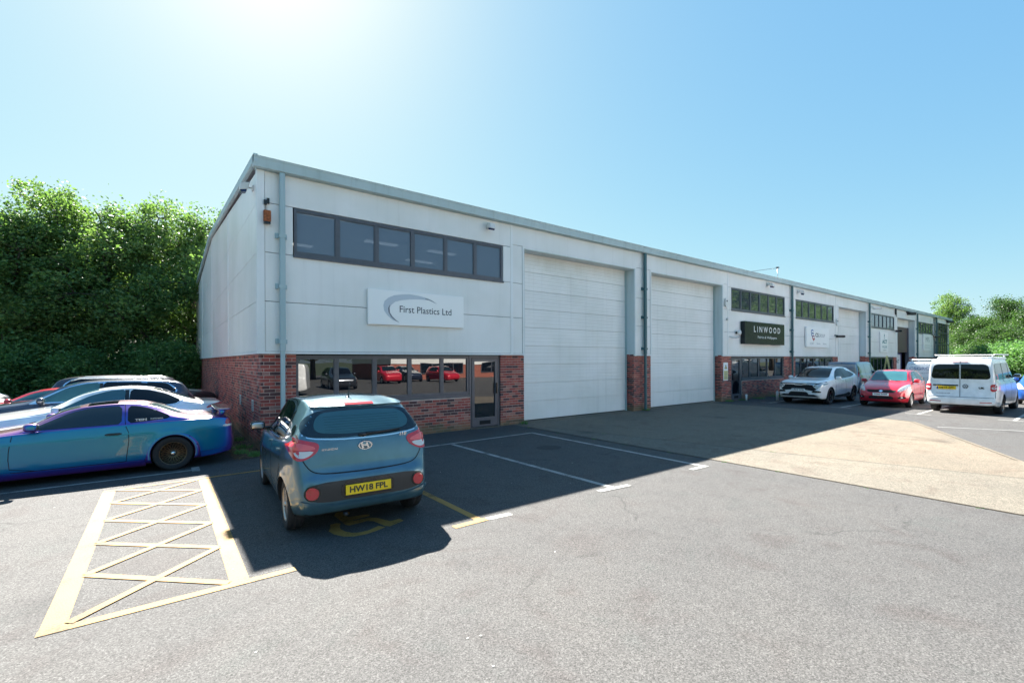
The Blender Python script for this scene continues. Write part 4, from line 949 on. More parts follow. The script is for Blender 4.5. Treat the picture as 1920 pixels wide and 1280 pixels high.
SPEC['saloon'] = dict(L=4.66, W=1.82, wheels=(.80, 3.60), wr=.325, tw=.22, gap=.04, flare=.014, crown=.03, crease=(.70, .80),
    top=[(0, .58), (.06, .70), (.3, .82), (.9, .92), (1.45, 1.0), (1.6, 1.03), (2.15, 1.31), (2.5, 1.40), (2.85, 1.42), (3.2, 1.39), (3.55, 1.28), (4.1, 1.08), (4.22, 1.055), (4.5, 1.04), (4.58, .98), (4.63, .75), (4.66, .55)],
    bot=[(0, .36), (.1, .2), (.4, .16), (4.2, .18), (4.5, .25), (4.63, .36), (4.66, .45)],
    belt=[(0, .5), (.4, .75), (1.0, .86), (1.7, .93), (3.5, .99), (4.3, 1.0), (4.55, .95), (4.66, .5)],
    plan=[(0, .55), (.06, .70), (.25, .86), (.7, .96), (1.3, .99), (3.4, 1.0), (4.0, .975), (4.4, .93), (4.58, .86), (4.66, .70)],
    roofw=[(0, .6), (1.6, .66), (2.3, .57), (3.2, .55), (4.0, .64), (4.66, .66)])
SPEC['estate'] = dict(L=4.68, W=1.84, wheels=(.85, 3.60), wr=.335, tw=.21, gap=.04, flare=.014, crown=.03, crease=(.74, .86),
    top=[(0, .62), (.06, .76), (.3, .88), (1.0, 1.0), (1.35, 1.06), (2.0, 1.40), (2.4, 1.49), (2.9, 1.515), (3.8, 1.485), (4.15, 1.44), (4.28, 1.38), (4.48, 1.10), (4.57, .95), (4.62, .75), (4.68, .5)],
    bot=[(0, .38), (.1, .22), (.4, .18), (4.2, .2), (4.5, .27), (4.63, .38), (4.68, .45)],
    belt=[(0, .55), (.4, .80), (1.0, .92), (1.7, .97), (3.5, 1.03), (4.3, 1.06), (4.55, .9), (4.68, .5)],
    plan=[(0, .55), (.06, .70), (.25, .86), (.7, .96), (1.3, .99), (3.6, 1.0), (4.1, .975), (4.45, .93), (4.6, .87), (4.68, .75)],
    roofw=[(0, .6), (1.5, .64), (2.2, .60), (4.0, .57), (4.4, .66), (4.68, .7)])
SPEC['crossover'] = dict(L=4.52, W=1.87, wheels=(.92, 3.60), wr=.355, tw=.22, gap=.055, flare=.022, crown=.03, crease=(.80, .98),
    top=[(0, .66), (.04, .86), (.12, .98), (.35, 1.04), (1.0, 1.09), (1.3, 1.13), (2.0, 1.50), (2.35, 1.60), (2.8, 1.64), (3.5, 1.60), (3.95, 1.53), (4.08, 1.45), (4.30, 1.15), (4.42, 1.02), (4.48, .8), (4.52, .6)],
    bot=[(0, .42), (.06, .30), (.3, .22), (4.1, .24), (4.4, .34), (4.5, .45), (4.52, .5)],
    belt=[(0, .6), (.15, .90), (.5, .98), (1.2, 1.04), (2.5, 1.07), (3.4, 1.12), (4.1, 1.20), (4.4, .98), (4.52, .55)],
    plan=[(0, .74), (.04, .82), (.15, .90), (.5, .97), (1.1, .99), (3.6, 1.0), (4.1, .97), (4.4, .91), (4.52, .78)],
    roofw=[(0, .75), (1.3, .68), (2.1, .60), (3.9, .57), (4.3, .66), (4.52, .7)])
SPEC['hatch'] = dict(L=3.76, W=1.69, wheels=(.76, 3.14), wr=.30, tw=.185, gap=.04, flare=.018, crown=.03, crease=(.68, .80),
    top=[(0, .55), (.05, .68), (.2, .80), (.8, .98), (1.05, 1.04), (1.62, 1.40), (1.95, 1.48), (2.4, 1.505), (3.0, 1.48), (3.4, 1.42), (3.5, 1.34), (3.62, 1.08), (3.69, .8), (3.74, .62), (3.76, .5)],
    bot=[(0, .38), (.06, .24), (.3, .19), (3.2, .2), (3.6, .26), (3.74, .36), (3.76, .42)],
    belt=[(0, .5), (.15, .68), (.5, .84), (1.0, .93), (2.4, .97), (3.4, 1.02), (3.62, .95), (3.76, .5)],
    plan=[(0, .60), (.05, .74), (.2, .88), (.5, .96), (1.1, .99), (3.0, 1.0), (3.4, .965), (3.65, .89), (3.76, .75)],
    roofw=[(0, .65), (1.2, .62), (1.9, .58), (3.3, .56), (3.76, .62)])
SPEC['campervan'] = dict(L=4.9, W=1.9, wheels=(.90, 3.90), wr=.335, tw=.22, gap=.05, flare=.02, crown=.03, boxy=1, crease=(.80, .82),
    top=[(0, .62), (.05, .80), (.3, 1.0), (.75, 1.14), (1.1, 1.35), (1.65, 1.78), (2.0, 1.92), (2.5, 1.96), (4.6, 1.96), (4.72, 1.93), (4.79, 1.84), (4.83, 1.4), (4.85, 1.0), (4.865, .62), (4.89, .58), (4.9, .48)],
    bot=[(0, .42), (.08, .28), (.4, .22), (4.4, .25), (4.75, .30), (4.88, .34), (4.9, .42)],
    belt=[(0, .55), (.3, .9), (.8, 1.05), (1.3, 1.12), (4.4, 1.15), (4.78, 1.15), (4.9, .45)],
    plan=[(0, .62), (.05, .74), (.25, .88), (.7, .97), (1.2, 1.0), (4.2, 1.0), (4.6, .99), (4.78, .965), (4.86, .935), (4.9, .86)],
    roofw=[(0, .7), (1.2, .76), (2.0, .76), (4.6, .76), (4.9, .8)])
SPEC['smallvan'] = dict(L=4.4, W=1.82, wheels=(.88, 3.58), wr=.31, tw=.2, gap=.05, flare=.016, crown=.03, boxy=1, crease=(.74, .8),
    top=[(0, .6), (.05, .78), (.3, .98), (.85, 1.12), (1.1, 1.25), (1.6, 1.68), (1.95, 1.79), (2.5, 1.82), (4.1, 1.81), (4.24, 1.77), (4.3, 1.65), (4.35, 1.2), (4.37, .62), (4.39, .57), (4.4, .48)],
    bot=[(0, .42), (.08, .28), (.4, .22), (4.0, .24), (4.3, .30), (4.38, .36), (4.4, .42)],
    belt=[(0, .55), (.3, .88), (.8, 1.0), (1.3, 1.06), (4.0, 1.08), (4.3, 1.08), (4.4, .45)],
    plan=[(0, .62), (.05, .74), (.25, .88), (.7, .97), (1.2, 1.0), (3.8, 1.0), (4.2, .98), (4.32, .95), (4.4, .86)],
    roofw=[(0, .7), (1.2, .70), (2.0, .68), (4.2, .68), (4.4, .72)])

def mir(P): return [(-x, y) for x, y in P][::-1]

# --- blue hatchback seen from behind (hero)
c = Car('hatchback_car', SPEC['i10'], (.36, -4.06, 0), PI/2-R(3.0), 'blue small hatchback parked with its rear to us in the yellow bay', 'car', paint='paint_i10', N_=130)
hero = c
c.wheels('cover', yo=.715)
for v in ('left', 'right'):
    c.patch('side_window', [(1.22, .975), (1.62, 1.29), (1.90, 1.405), (2.06, 1.425), (2.04, .985)], v, 'car_glass', rnd=2)
    c.patch('side_window', [(2.11, .985), (2.12, 1.425), (2.40, 1.425), (2.66, 1.385), (2.86, 1.12), (2.83, 1.035)], v, 'car_glass', rnd=2)
    c.patch('side_window', [(3.10, 1.08), (3.06, 1.15), (3.12, 1.22), (3.24, 1.19), (3.25, 1.11)], v, 'car_glass', rnd=1, step=.03)
    for xm, zt_ in ((2.085, 1.415), (2.87, 1.33)): c.strip('pillar_trim', [(xm, 1.0 if xm < 2.5 else 1.1), (xm-.0 if xm < 2.5 else xm-.09, zt_)], v, .09, 'trim_black', .003, 0)
    c.strip('window_trim', [(1.15, .955), (2.05, .965), (2.85, 1.01), (2.93, 1.09)], v, .014, 'chrome', .006)
    for pts in ([(1.20, .93), (1.12, .6), (1.15, .30), (2.0, .27)], [(2.075, .96), (2.08, .55), (2.06, .28)], [(2.87, 1.0), (2.86, .75), (2.72, .52), (2.66, .33)], [(1.15, .30), (2.66, .30)], [(1.2, .96), (1.62, 1.33), (1.95, 1.445), (2.5, 1.455), (2.72, 1.40)]):
        c.strip('door_gap', pts, v, .010)
    for q in (1.88, 2.68): c.patch('door_handle', [(q-.11, .855), (q+.08, .865), (q+.08, .895), (q-.11, .885)], v, 'paint_i10', .028, rnd=1, step=.03, th=.03)
    c.strip('sill_trim', [(1.05, .255), (2.72, .255)], v, .05, 'dark_plastic', .006, 0)
c.patch('windscreen', [(-.60, 1.05), (.60, 1.05), (.50, 1.40), (0, 1.435), (-.50, 1.40)], 'front', 'car_glass', rnd=1, step=.04, off=.007)
g_ = c.patch('rear_window', [(-.62, 1.10), (-.695, 1.15), (-.655, 1.26), (-.55, 1.36), (-.3, 1.385), (.3, 1.385), (.55, 1.36), (.655, 1.26), (.695, 1.15), (.62, 1.10), (.3, 1.075), (-.3, 1.075)], 'rear', 'screen_frit', .007, rnd=2, step=.03)
c.patch('clear_glass', [(-.48, 1.13), (-.56, 1.18), (-.54, 1.28), (-.46, 1.345), (-.2, 1.362), (.2, 1.362), (.46, 1.345), (.54, 1.28), (.56, 1.18), (.48, 1.13), (.2, 1.11), (-.2, 1.11)], 'rear', 'car_glass_teal', .0085, g_, rnd=2, step=.03, th=.001)
for k in range(7): c.strip('heating_line', [(-.44, 1.135+k*.028), (.44, 1.135+k*.028)], 'rear', .002, 'screen_frit', .0095, 0, g_)
c.patch('spoiler', [(-.56, 1.392), (.56, 1.392), (.50, 1.440), (-.50, 1.440)], 'rear', 'paint_i10', .030, rnd=1, step=.03, th=.05)
c.patch('brake_light', [(-.17, 1.400), (.17, 1.400), (.17, 1.418), (-.17, 1.418)], 'rear', 'lens_red', .036, rnd=0, step=.04)
c.strip('window_trim', [(-.70, 1.14), (-.60, 1.085), (-.3, 1.055), (0, 1.05), (.3, 1.055), (.60, 1.085), (.70, 1.14)], 'rear', .012, 'chrome', .003)
for P_ in ('L', 'R'):
    f = mir if P_ == 'L' else (lambda q: q)
    o = c.patch('tail_light', f([(.50, 1.03), (.63, 1.065), (.76, 1.10), (.80, 1.04), (.79, .93), (.745, .855), (.66, .86), (.53, .93)]), 'rear', 'lens_red', .010, rnd=2, step=.03, th=.03)
    c.patch('lens_upper', f([(.555, .995), (.65, 1.03), (.735, 1.05), (.755, 1.0), (.755, .965), (.555, .965)]), 'rear', 'lens_bright', .014, o, rnd=1, step=.03)
    c.patch('lens_lower', f([(.565, .955), (.755, .955), (.745, .915), (.715, .885), (.665, .885), (.60, .915)]), 'rear', 'lens_clear', .015, o, rnd=1, step=.03)
o = c.patch('bumper_insert', [(-.70, .50), (-.66, .585), (-.50, .615), (.50, .615), (.66, .585), (.70, .50), (.62, .425), (.45, .395), (-.45, .395), (-.62, .425)], 'rear', 'dark_plastic', .004, rnd=2, step=.05)
for sg in (-1, 1):
    cx = sg*.605
    circ = lambda r_: [(cx+r_*math.cos(a), .512+r_*1.02*math.sin(a)) for a in [k*PI/12 for k in range(24)]]
    c.patch('fog_surround', circ(.082), 'rear', 'trim_black', .010, o, step=.03); c.patch('fog_light', circ(.064), 'rear', 'lens_red', .020, o, step=.03, th=.02)
c.patch('plate_recess', [(-.31, .415), (-.29, .60), (.29, .60), (.31, .415)], 'rear', 'trim_black', .007, o, rnd=1)
c.plate('HW18 FPL', 'rear', .503, off=.026, tilt=-.05)
c.strip('hatch_gap', [(-.715, 1.12), (-.72, 1.02), (-.69, .86), (-.60, .73), (-.45, .695), (0, .685), (.45, .695), (.60, .73), (.69, .86), (.72, 1.02), (.715, 1.12)], 'rear', .012, off=.002, rnd=2)
c.strip('crease_line', [(-.58, .80), (0, .785), (.58, .80)], 'rear', .02, 'paint_i10', .008, 1)
c.strip('bumper_edge', [(-.72, .42), (-.5, .355), (0, .34), (.5, .355), (.72, .42)], 'rear', .035, 'paint_i10', .02, 2)
h, _ = c.project('rear', 0, .985)
t_ = MB().lathe_y([(.0, .012), (.055, .012), (.068, .004), (.07, -.01)], 32); b_ = t_.build('badge', 'paint_i10', c.body); b_.location = (h.x-.004, 0, .965); b_.rotation_euler = (0, 0, PI/2); b_.scale = (1.35, 1, .82)
ring = MB(); 
for rr_ in ((.060, .050),):
    n_ = 32; vs = [(r_*math.cos(2*PI*k/n_), .0145, r_*math.sin(2*PI*k/n_)) for r_ in rr_ for k in range(n_)]; ring.add(vs, [(k, (k+1) % n_, n_+(k+1) % n_, n_+k) for k in range(n_)])
ring.add([(-.034, .015, -.038), (-.018, .015, -.038), (-.002, .015, .04), (-.018, .015, .04)], [(0, 1, 2, 3)]); ring.add([(.012, .015, -.04), (.028, .015, -.04), (.04, .015, .038), (.024, .015, .038)], [(0, 1, 2, 3)])
ring.add([(-.02, .0155, -.012), (.03, .0155, .0), (.03, .0155, .014), (-.02, .0155, .002)], [(0, 1, 2, 3)])
ring.build('badge_emblem', 'chrome', b_)
h, _ = c.project('rear', -.40, .96); text('lettering', 'HYUNDAI', 'chrome', c.body, (h.x-.008, .40, .945), .17, .024, 'rear', .01)
h, _ = c.project('rear', .50, 1.03); text('lettering', 'i10', 'chrome', c.body, (h.x-.008, -.47, 1.035), .085, .045, 'rear', .02, shear=.15)
h, _ = c.project('rear', .1, 1.09)
MB().tube([(h.x-.02, -.02, 1.095), (h.x-.035, -.15, 1.105), (h.x-.03, -.44, 1.125)], [.024, .014, .008], 8).sellip((h.x-.02, .02, 1.09), (.03, .05, .025), 1).build('rear_wiper', 'trim_black', c.body)
MB().tube([(-.95, 0, 1.475), (-1.02, 0, 1.60), (-1.05, 0, 1.67)], [.010, .006, .005], 8).sellip((-.93, 0, 1.478), (.045, .03, .02), 1).build('aerial', 'trim_black', c.body)
c.mirror(1.30, .985, 'trim_black', 'steel', (.05, .10, .065), yy=.86)
c.patch('fuel_flap', [(2.92, .80), (3.06, .80), (3.06, .93), (2.92, .93)], 'right', 'paint_i10', .003, rnd=1)
MB().tube([(-1.75, .25, .22), (-1.84, .25, .23)], .02, 12).build('exhaust', 'dark_plastic', c.body)

# --- colour shifting coupe
c = Car('coupe_car', SPEC['coupe'], (-2.76, .06, 0), PI, 'colour shifting teal and purple coupe with wide arches beside the brick wall', 'car', paint='paint_flip', N_=120)
c.wheels('mesh', yo=.785)
for v in ('left', 'right'):
    c.patch('side_window', [(1.66, .865), (2.14, 1.10), (2.40, 1.165), (2.82, 1.18), (2.82, .885)], v, 'car_glass', rnd=1, step=.04)
    o = c.patch('side_window', [(2.90, .89), (2.90, 1.175), (3.05, 1.16), (3.25, 1.10), (3.50, .975), (3.46, .93)], v, 'car_glass_black', rnd=1, step=.04)
    for pts in ([(1.52, .80), (1.48, .5), (1.50, .24), (2.85, .22)], [(2.86, 1.20), (2.865, .88), (2.93, .7), (2.88, .24)], [(1.50, .24), (2.88, .24)], [(1.6, .855), (2.10, 1.11), (2.4, 1.185), (2.84, 1.20)], [(3.98, .68), (4.02, .655), (4.12, .66), (4.15, .69), (4.15, .79), (4.11, .82), (4.01, .82), (3.98, .79), (3.98, .68)])[:4]:
        c.strip('door_gap', pts, v, .010)
    c.patch('door_handle', [(2.60, .705), (2.82, .705), (2.83, .745), (2.61, .745)], v, 'trim_black', .006, rnd=1, step=.03)
    c.patch('side_marker', [(1.22, .63), (1.33, .63), (1.33, .66), (1.22, .66)], v, 'lens_orange' if 0 else 'trim_black', .006, rnd=1, step=.03)
    sk = c.strip('side_skirt', [(1.30, .20), (3.15, .20)], v, .095, 'paint_flip', .035, 0)
    c.strip('rear_skirt', [(3.95, .24), (4.42, .30)], v, .085, 'paint_flip', .03, 0)
    c.patch('tail_light', [(4.33, .74), (4.50, .76), (4.50, .90), (4.38, .89)], v, 'lens_red', .006, rnd=1, step=.03)
    c.patch('tail_light', [(4.30, .715), (4.50, .715), (4.50, .755), (4.32, .755)], v, 'lens_clear', .006, rnd=1, step=.03)
    for wx in SPEC['coupe']['wheels']:                                 # bolted on arch flares
        vs = []; fs = []; n_ = 26; sg = 1 if v == 'left' else -1; rI, rO = .325, .405
        for k in range(n_+1):
            a = R(-12)+R(204)*k/n_
            for r_, dy in ((rI, .845), (rI+.008, .905), (rI+.03, .905), (rO, .862), (rO, .82)):
                vs.append((c.L/2-wx+r_*math.cos(a), sg*dy, .305+r_*math.sin(a)))
        for k in range(n_):
            for j in range(4): fs.append((k*5+j, k*5+j+1, k*5+j+6, k*5+j+5))
        fl = MB().add(vs, fs, 0, True).build('arch_flare', 'paint_flip', c.body, fixn=True)
        for a in (25, 60, 95, 130, 160):
            a = R(a); MB().sellip((c.L/2-wx+.375*math.cos(a), sg*.885, .305+.375*math.sin(a)), (.012, .008, .012), 1, 10).build('bolt', 'trim_black', fl)
o = c.patch('windscreen', [(-.62, .93), (.62, .93), (.50, 1.16), (0, 1.19), (-.50, 1.16)], 'front', 'car_glass_clear', rnd=1, step=.04, off=.007)
c.patch('rear_window', [(-.55, 1.0), (.55, .99), (.47, 1.17), (-.47, 1.17)], 'rear', 'car_glass_clear', rnd=1, step=.06)
c.patch('sunroof', [(2.35, -.38), (2.75, -.40), (2.75, .40), (2.35, .38)], 'top', 'car_glass_black', rnd=1, step=.06)
c.mirror(1.74, .90, 'paint_flip', sz=(.09, .09, .065))
sp_ = MB().sellip((-2.08, 0, 1.035), (.14, .78, .018), .5, 28); 
for sg in (1, -1): sp_.tube([(-2.02, sg*.70, .93), (-2.05, sg*.74, 1.03)], [.06, .05], 10)
sp_.build('spoiler', 'paint_flip', c.body)
h, _ = c.project('left', 3.05, .915)
text('sticker', 'TEIN', 'letter_white', c.body, (c.L/2-3.08, h.y+.012, .925), .16, .035, 'left', .03); text('sticker', 'SUSPENSION', 'letter_white', c.body, (c.L/2-3.30, h.y+.012, .94), .18, .018, 'left', .02)
q1, _ = c.project('left', 3.17, 1.10)
o = text('sticker', 'POWERBOND', 'letter_white', c.body, (c.L/2-3.18, q1.y+.006, 1.13), .20, .025, 'left', .02); o.matrix_local = Matrix.Translation((c.L/2-3.27, q1.y+.026, 1.06)) @ Matrix.Rotation(R(33), 4, 'Y') @ TX['left'].to_4x4()
MB().tube([(.70, .35, .905), (.45, .0, .955), (.52, -.15, .94)], .008, 6).tube([(.70, -.1, .905), (.45, -.45, .95)], .008, 6).build('wiper', 'trim_black', c.body)
MB().box((c.L/2-4.50, -.3, .52), (c.L/2-4.49+.0, .3, .64)).build('number_plate', 'plate_yellow', c.body)

def generic(kind, name, loc, rz, label, cat, paint, style, glass='car_glass', chrome=True, N_=80, group=None, lights='rear', glass2=None):
    sp = SPEC[kind]; c = Car(name, sp, loc, rz, label, cat, group, paint=paint, N_=N_)
    c.wheels(style)
    g2 = glass2 or glass
    if kind == 'coupe':
        sw = [([(1.66, .865), (2.14, 1.10), (2.40, 1.165), (2.82, 1.18), (2.82, .885)], glass), ([(2.90, .89), (2.90, 1.175), (3.05, 1.16), (3.25, 1.10), (3.50, .975), (3.46, .93)], g2)]
        gaps = [[(1.52, .80), (1.48, .5), (1.50, .24)], [(2.86, 1.20), (2.865, .88), (2.93, .7), (2.88, .24)], [(3.9, .9), (3.95, .6)]]; ws = (.93, 1.16, .60, .50); rwn = (.99, 1.17, .55, .47); mq = (1.74, .90); tr = None
    elif kind == 'saloon':
        sw = [([(1.72, .965), (2.25, 1.255), (2.55, 1.345), (2.82, 1.365), (2.78, .985)], glass), ([(2.86, .99), (2.90, 1.365), (3.2, 1.34), (3.50, 1.25), (3.78, 1.10), (3.66, 1.03)], g2)]
        gaps = [[(1.62, .92), (1.58, .6), (1.62, .30)], [(2.83, .95), (2.85, .6), (2.82, .28)], [(3.55, .98), (3.40, .6), (3.28, .40)]]; ws = (1.04, 1.355, .60, .50); rwn = (1.09, 1.36, .56, .47); mq = (1.78, .98)
        tr = [(1.66, .945), (2.8, .965), (3.68, 1.01), (3.82, 1.11)]
    elif kind == 'estate':
        sw = [([(1.5, 1.02), (2.05, 1.345), (2.35, 1.425), (2.62, 1.45), (2.60, 1.045)], glass), ([(2.66, 1.05), (2.70, 1.455), (3.45, 1.44), (3.44, 1.075)], g2), ([(3.50, 1.08), (3.51, 1.435), (3.95, 1.40), (4.15, 1.20), (4.08, 1.12)], g2)]
        gaps = [[(1.52, .96), (1.5, .6), (1.55, .30)], [(2.63, 1.0), (2.64, .6), (2.62, .28)], [(3.47, 1.0), (3.40, .6), (3.28, .40)]]; ws = (1.08, 1.43, .62, .53); rwn = (1.12, 1.42, .60, .52); mq = (1.62, 1.04)
        tr = [(1.42, 1.0), (2.0, 1.345), (2.36, 1.45), (2.9, 1.475), (3.9, 1.435), (4.18, 1.23), (4.1, 1.09), (2.7, 1.025), (1.42, 1.0)]
    elif kind == 'crossover':
        sw = [([(1.55, 1.08), (2.1, 1.42), (2.4, 1.52), (2.62, 1.55), (2.60, 1.10)], glass), ([(2.67, 1.105), (2.69, 1.555), (3.3, 1.54), (3.42, 1.47), (3.45, 1.15)], g2), ([(3.50, 1.16), (3.50, 1.43), (3.85, 1.34), (3.95, 1.25)], g2)]
        gaps = [[(1.50, 1.02), (1.5, .6), (1.55, .34)], [(2.64, 1.05), (2.64, .6), (2.62, .32)], [(3.45, 1.10), (3.35, .7), (3.22, .50)]]; ws = (1.13, 1.54, .68, .57); rwn = (1.17, 1.48, .62, .52); mq = (1.62, 1.10)
        tr = None
    elif kind == 'hatch':
        sw = [([(1.25, .99), (1.72, 1.32), (1.98, 1.41), (2.22, 1.43), (2.20, .995)], glass), ([(2.27, 1.0), (2.28, 1.43), (2.7, 1.42), (2.95, 1.36), (3.1, 1.12), (3.05, 1.03)], g2)]
        gaps = [[(1.22, .93), (1.15, .6), (1.18, .30)], [(2.235, .96), (2.24, .6), (2.22, .28)], [(2.95, 1.0), (2.88, .7), (2.72, .46)]]; ws = (1.055, 1.425, .62, .52); rwn = (1.06, 1.38, .58, .5); mq = (1.38, 1.02)
        tr = None
    else:
        top = 1.80 if kind == 'campervan' else 1.66; bz = 1.22 if kind == 'campervan' else 1.13
        f_ = 1 if kind == 'campervan' else .93
        sw = [([(1.15*f_, bz), (1.60*f_, top-.12), (1.75*f_, top-.03), (2.15*f_, top), (2.15*f_, bz)], glass)]
        if kind == 'campervan': sw += [([(2.35, bz), (2.35, top), (3.35, top), (3.35, bz)], g2), ([(3.50, bz), (3.50, top), (4.50, top-.02), (4.62, top-.1), (4.66, bz+.02)], g2)]
        gaps = [[(1.1, bz-.05), (1.08, .6), (1.2, .34)], [(2.25*f_, top+.06), (2.25*f_, .32)], [(3.42*f_, top+.06), (3.42*f_, .6), (3.3*f_, .5)]]
        ws = (bz+.02, top, .68, .62); rwn = (bz+.02, top-.02, .70, .62); mq = (1.28, bz+.05); tr = None
    for v in ('left', 'right'):
        for P_, gm in sw: c.patch('side_window', P_, v, gm, rnd=1, step=.045, off=.006)
        for (A_, _), (B_, _) in zip(sw[:-1], sw[1:]):
            xa, xb = max(p[0] for p in A_), min(p[0] for p in B_); za = max(min(p[1] for p in A_), min(p[1] for p in B_)); zt_ = min(max(p[1] for p in A_), max(p[1] for p in B_))
            if xb > xa: c.strip('pillar_trim', [((xa+xb)/2, za+.0), ((xa+xb)/2, zt_-.01)], v, xb-xa+.03, 'trim_black', .003, 0)
        for pts in gaps: c.strip('door_gap', pts, v, .012)
        if tr and chrome: c.strip('window_trim', tr, v, .016, 'chrome', .006)
        for q in ((gaps[1][0][0]-.22, gaps[2][0][0]-.18) if kind not in ('campervan', 'smallvan') else (gaps[1][0][0]-.2,)):
            zz = sp['belt'][4][1]-.10; c.patch('door_handle', [(q-.1, zz), (q+.1, zz+.008), (q+.1, zz+.035), (q-.1, zz+.027)], v, paint, .028, rnd=1, step=.04, th=.03)
    z0, z1, a, b = ws; c.patch('windscreen', [(-a, z0), (a, z0), (b, z1), (0, z1+.02), (-b, z1)], 'front', glass, rnd=1, step=.04, off=.007)
    z0, z1, a, b = rwn
    if kind != 'smallvan' and kind != 'campervan': c.patch('rear_window', [(-a, z0), (a, z0), (b, z1), (-b, z1)], 'rear', g2, rnd=1, step=.04, off=.007)
    c.mirror(mq[0], mq[1], paint)
    return c

# --- pale saloon, dark estate and others beside the gable
c = generic('saloon', 'saloon_car', (-2.75, 2.35, 0), PI, 'pearl white saloon with dark rear glass parked behind the colour shifting coupe', 'car', 'paint_pearl', 'silver', 'car_glass_teal', glass2='car_glass_black')
for v in ('left', 'right'): c.patch('tail_light', [(4.22, .89), (4.60, .96), (4.60, 1.02), (4.30, .975)], v, 'lens_red', .008, rnd=1, step=.04)
MB().tube([(c.L/2-3.62, .0, 1.285), (c.L/2-3.70, 0, 1.33)], .015, 8).build('aerial', 'trim_black', c.body)
c = generic('estate', 'estate_car', (-3.15, 4.75, 0), PI, 'dark navy estate with chrome framed windows and roof rails, third from the camera', 'car', 'paint_navy', 'silver', 'car_glass_teal', glass2='car_glass_black')
for sg in (1, -1): MB().tube([(.25, sg*.60, 1.50), (.1, sg*.60, 1.56), (-1.5, sg*.58, 1.545), (-1.75, sg*.57, 1.47)], .018, 8).build('roof_rail', 'steel', c.body)
c = generic('coupe', 'coupe_car', (-4.34, 7.3, 0), PI, 'low red car mostly hidden behind the dark navy estate', 'car', 'paint_red', 'silver', 'car_glass_teal')
c = generic('estate', 'estate_car', (-2.35, 10.0, 0), 0, 'dark blue estate with its tail to the left, chrome window line, nearest the trees', 'car', 'paint_dark', 'silver', 'car_glass_black')
c.patch('tail_light', [(.45, 1.05), (.85, 1.0), (.85, 1.12), (.5, 1.12)], 'rear', 'lens_red', .01, rnd=1); c.patch('tail_light', mir([(.45, 1.05), (.85, 1.0), (.85, 1.12), (.5, 1.12)]), 'rear', 'lens_red', .01, rnd=1)
c = generic('hatch', 'hatchback_car', (-7.9, 12.9, 0), -R(12), 'silver hatchback at the far left edge facing the other cars', 'car', 'paint_silver', 'silver', 'car_glass')
for sg in (1, -1):
    P_ = [(.42, .70), (.62, .72), (.78, .88), (.70, .92), (.5, .80)]; c.patch('headlight', P_ if sg > 0 else mir(P_), 'front', 'headlight', .008, rnd=1)
c = generic('saloon', 'saloon_car', (-7.85, 10.1, 0), -R(2), 'white saloon whose bonnet just shows at the far left edge', 'car', 'paint_white', 'silver', 'car_glass')
for sg in (1, -1):
    P_ = [(.45, .66), (.82, .72), (.80, .82), (.5, .75)]; c.patch('headlight', P_ if sg > 0 else mir(P_), 'front', 'headlight', .008, rnd=1)

# --- white crossover in front of the second office
c = generic('crossover', 'crossover_car', (22.85, -2.66, 0), PI-R(1), 'white crossover with a black grille and black wheels facing the camera', 'car', 'paint_white', 'dark5', 'car_glass_black', glass2='car_glass_black')
o = c.patch('grille', [(-.84, .80), (-.80, .92), (-.50, .935), (-.16, .915), (.16, .915), (.50, .935), (.80, .92), (.84, .80), (.62, .60), (.30, .63), (.24, .67), (-.24, .67), (-.30, .63), (-.62, .60)], 'front', 'dark_gap', .008, rnd=1, step=.05)
c.strip('grille_trim', [(-.62, .87), (-.20, .875), (-.12, .845), (.12, .845), (.20, .875), (.62, .87)], 'front', .03, 'chrome', .014, 1, o)
for sg in (1, -1):
    f = (lambda q: q) if sg > 0 else mir
    hl = c.patch('headlight', f([(.60, .73), (.74, .70), (.90, .86), (.90, .93), (.80, .92), (.66, .86)]), 'front', 'headlight', .014, rnd=1, step=.03)
    c.strip('day_light', f([(.70, .70), (.57, .82), (.66, .88)]), 'front', .03, 'letter_white', .02, 0, hl)
    c.strip('day_light', f([(.66, .89), (.88, .97)]), 'front', .022, 'trim_black', .02, 0, hl)
    ft = c.patch('lower_vent', f([(.50, .53), (.84, .52), (.82, .60), (.58, .62)]), 'front', 'trim_black', .01, rnd=1, step=.04)
    c.strip('bumper_trim', f([(.38, .56), (.50, .46), (.80, .47)]), 'front', .04, 'paint_white', .02, 0)
c.patch('lower_grille', [(-.42, .40), (.42, .40), (.34, .55), (-.34, .55)], 'front', 'dark_gap', .01, rnd=1); c.patch('front_apron', [(-.80, .36), (.80, .36), (.60, .44), (-.60, .44)], 'front', 'dark_plastic', .012, rnd=0)
c.plate('LB24 WZJ', 'front', .63, mat='plate_white', off=.03)
for v in ('left', 'right'): c.patch('sill_cladding', [(1.35, .30), (3.1, .30), (3.15, .38), (3.0, .47), (2.5, .40), (1.4, .37)], v, 'trim_black', .012, rnd=1)
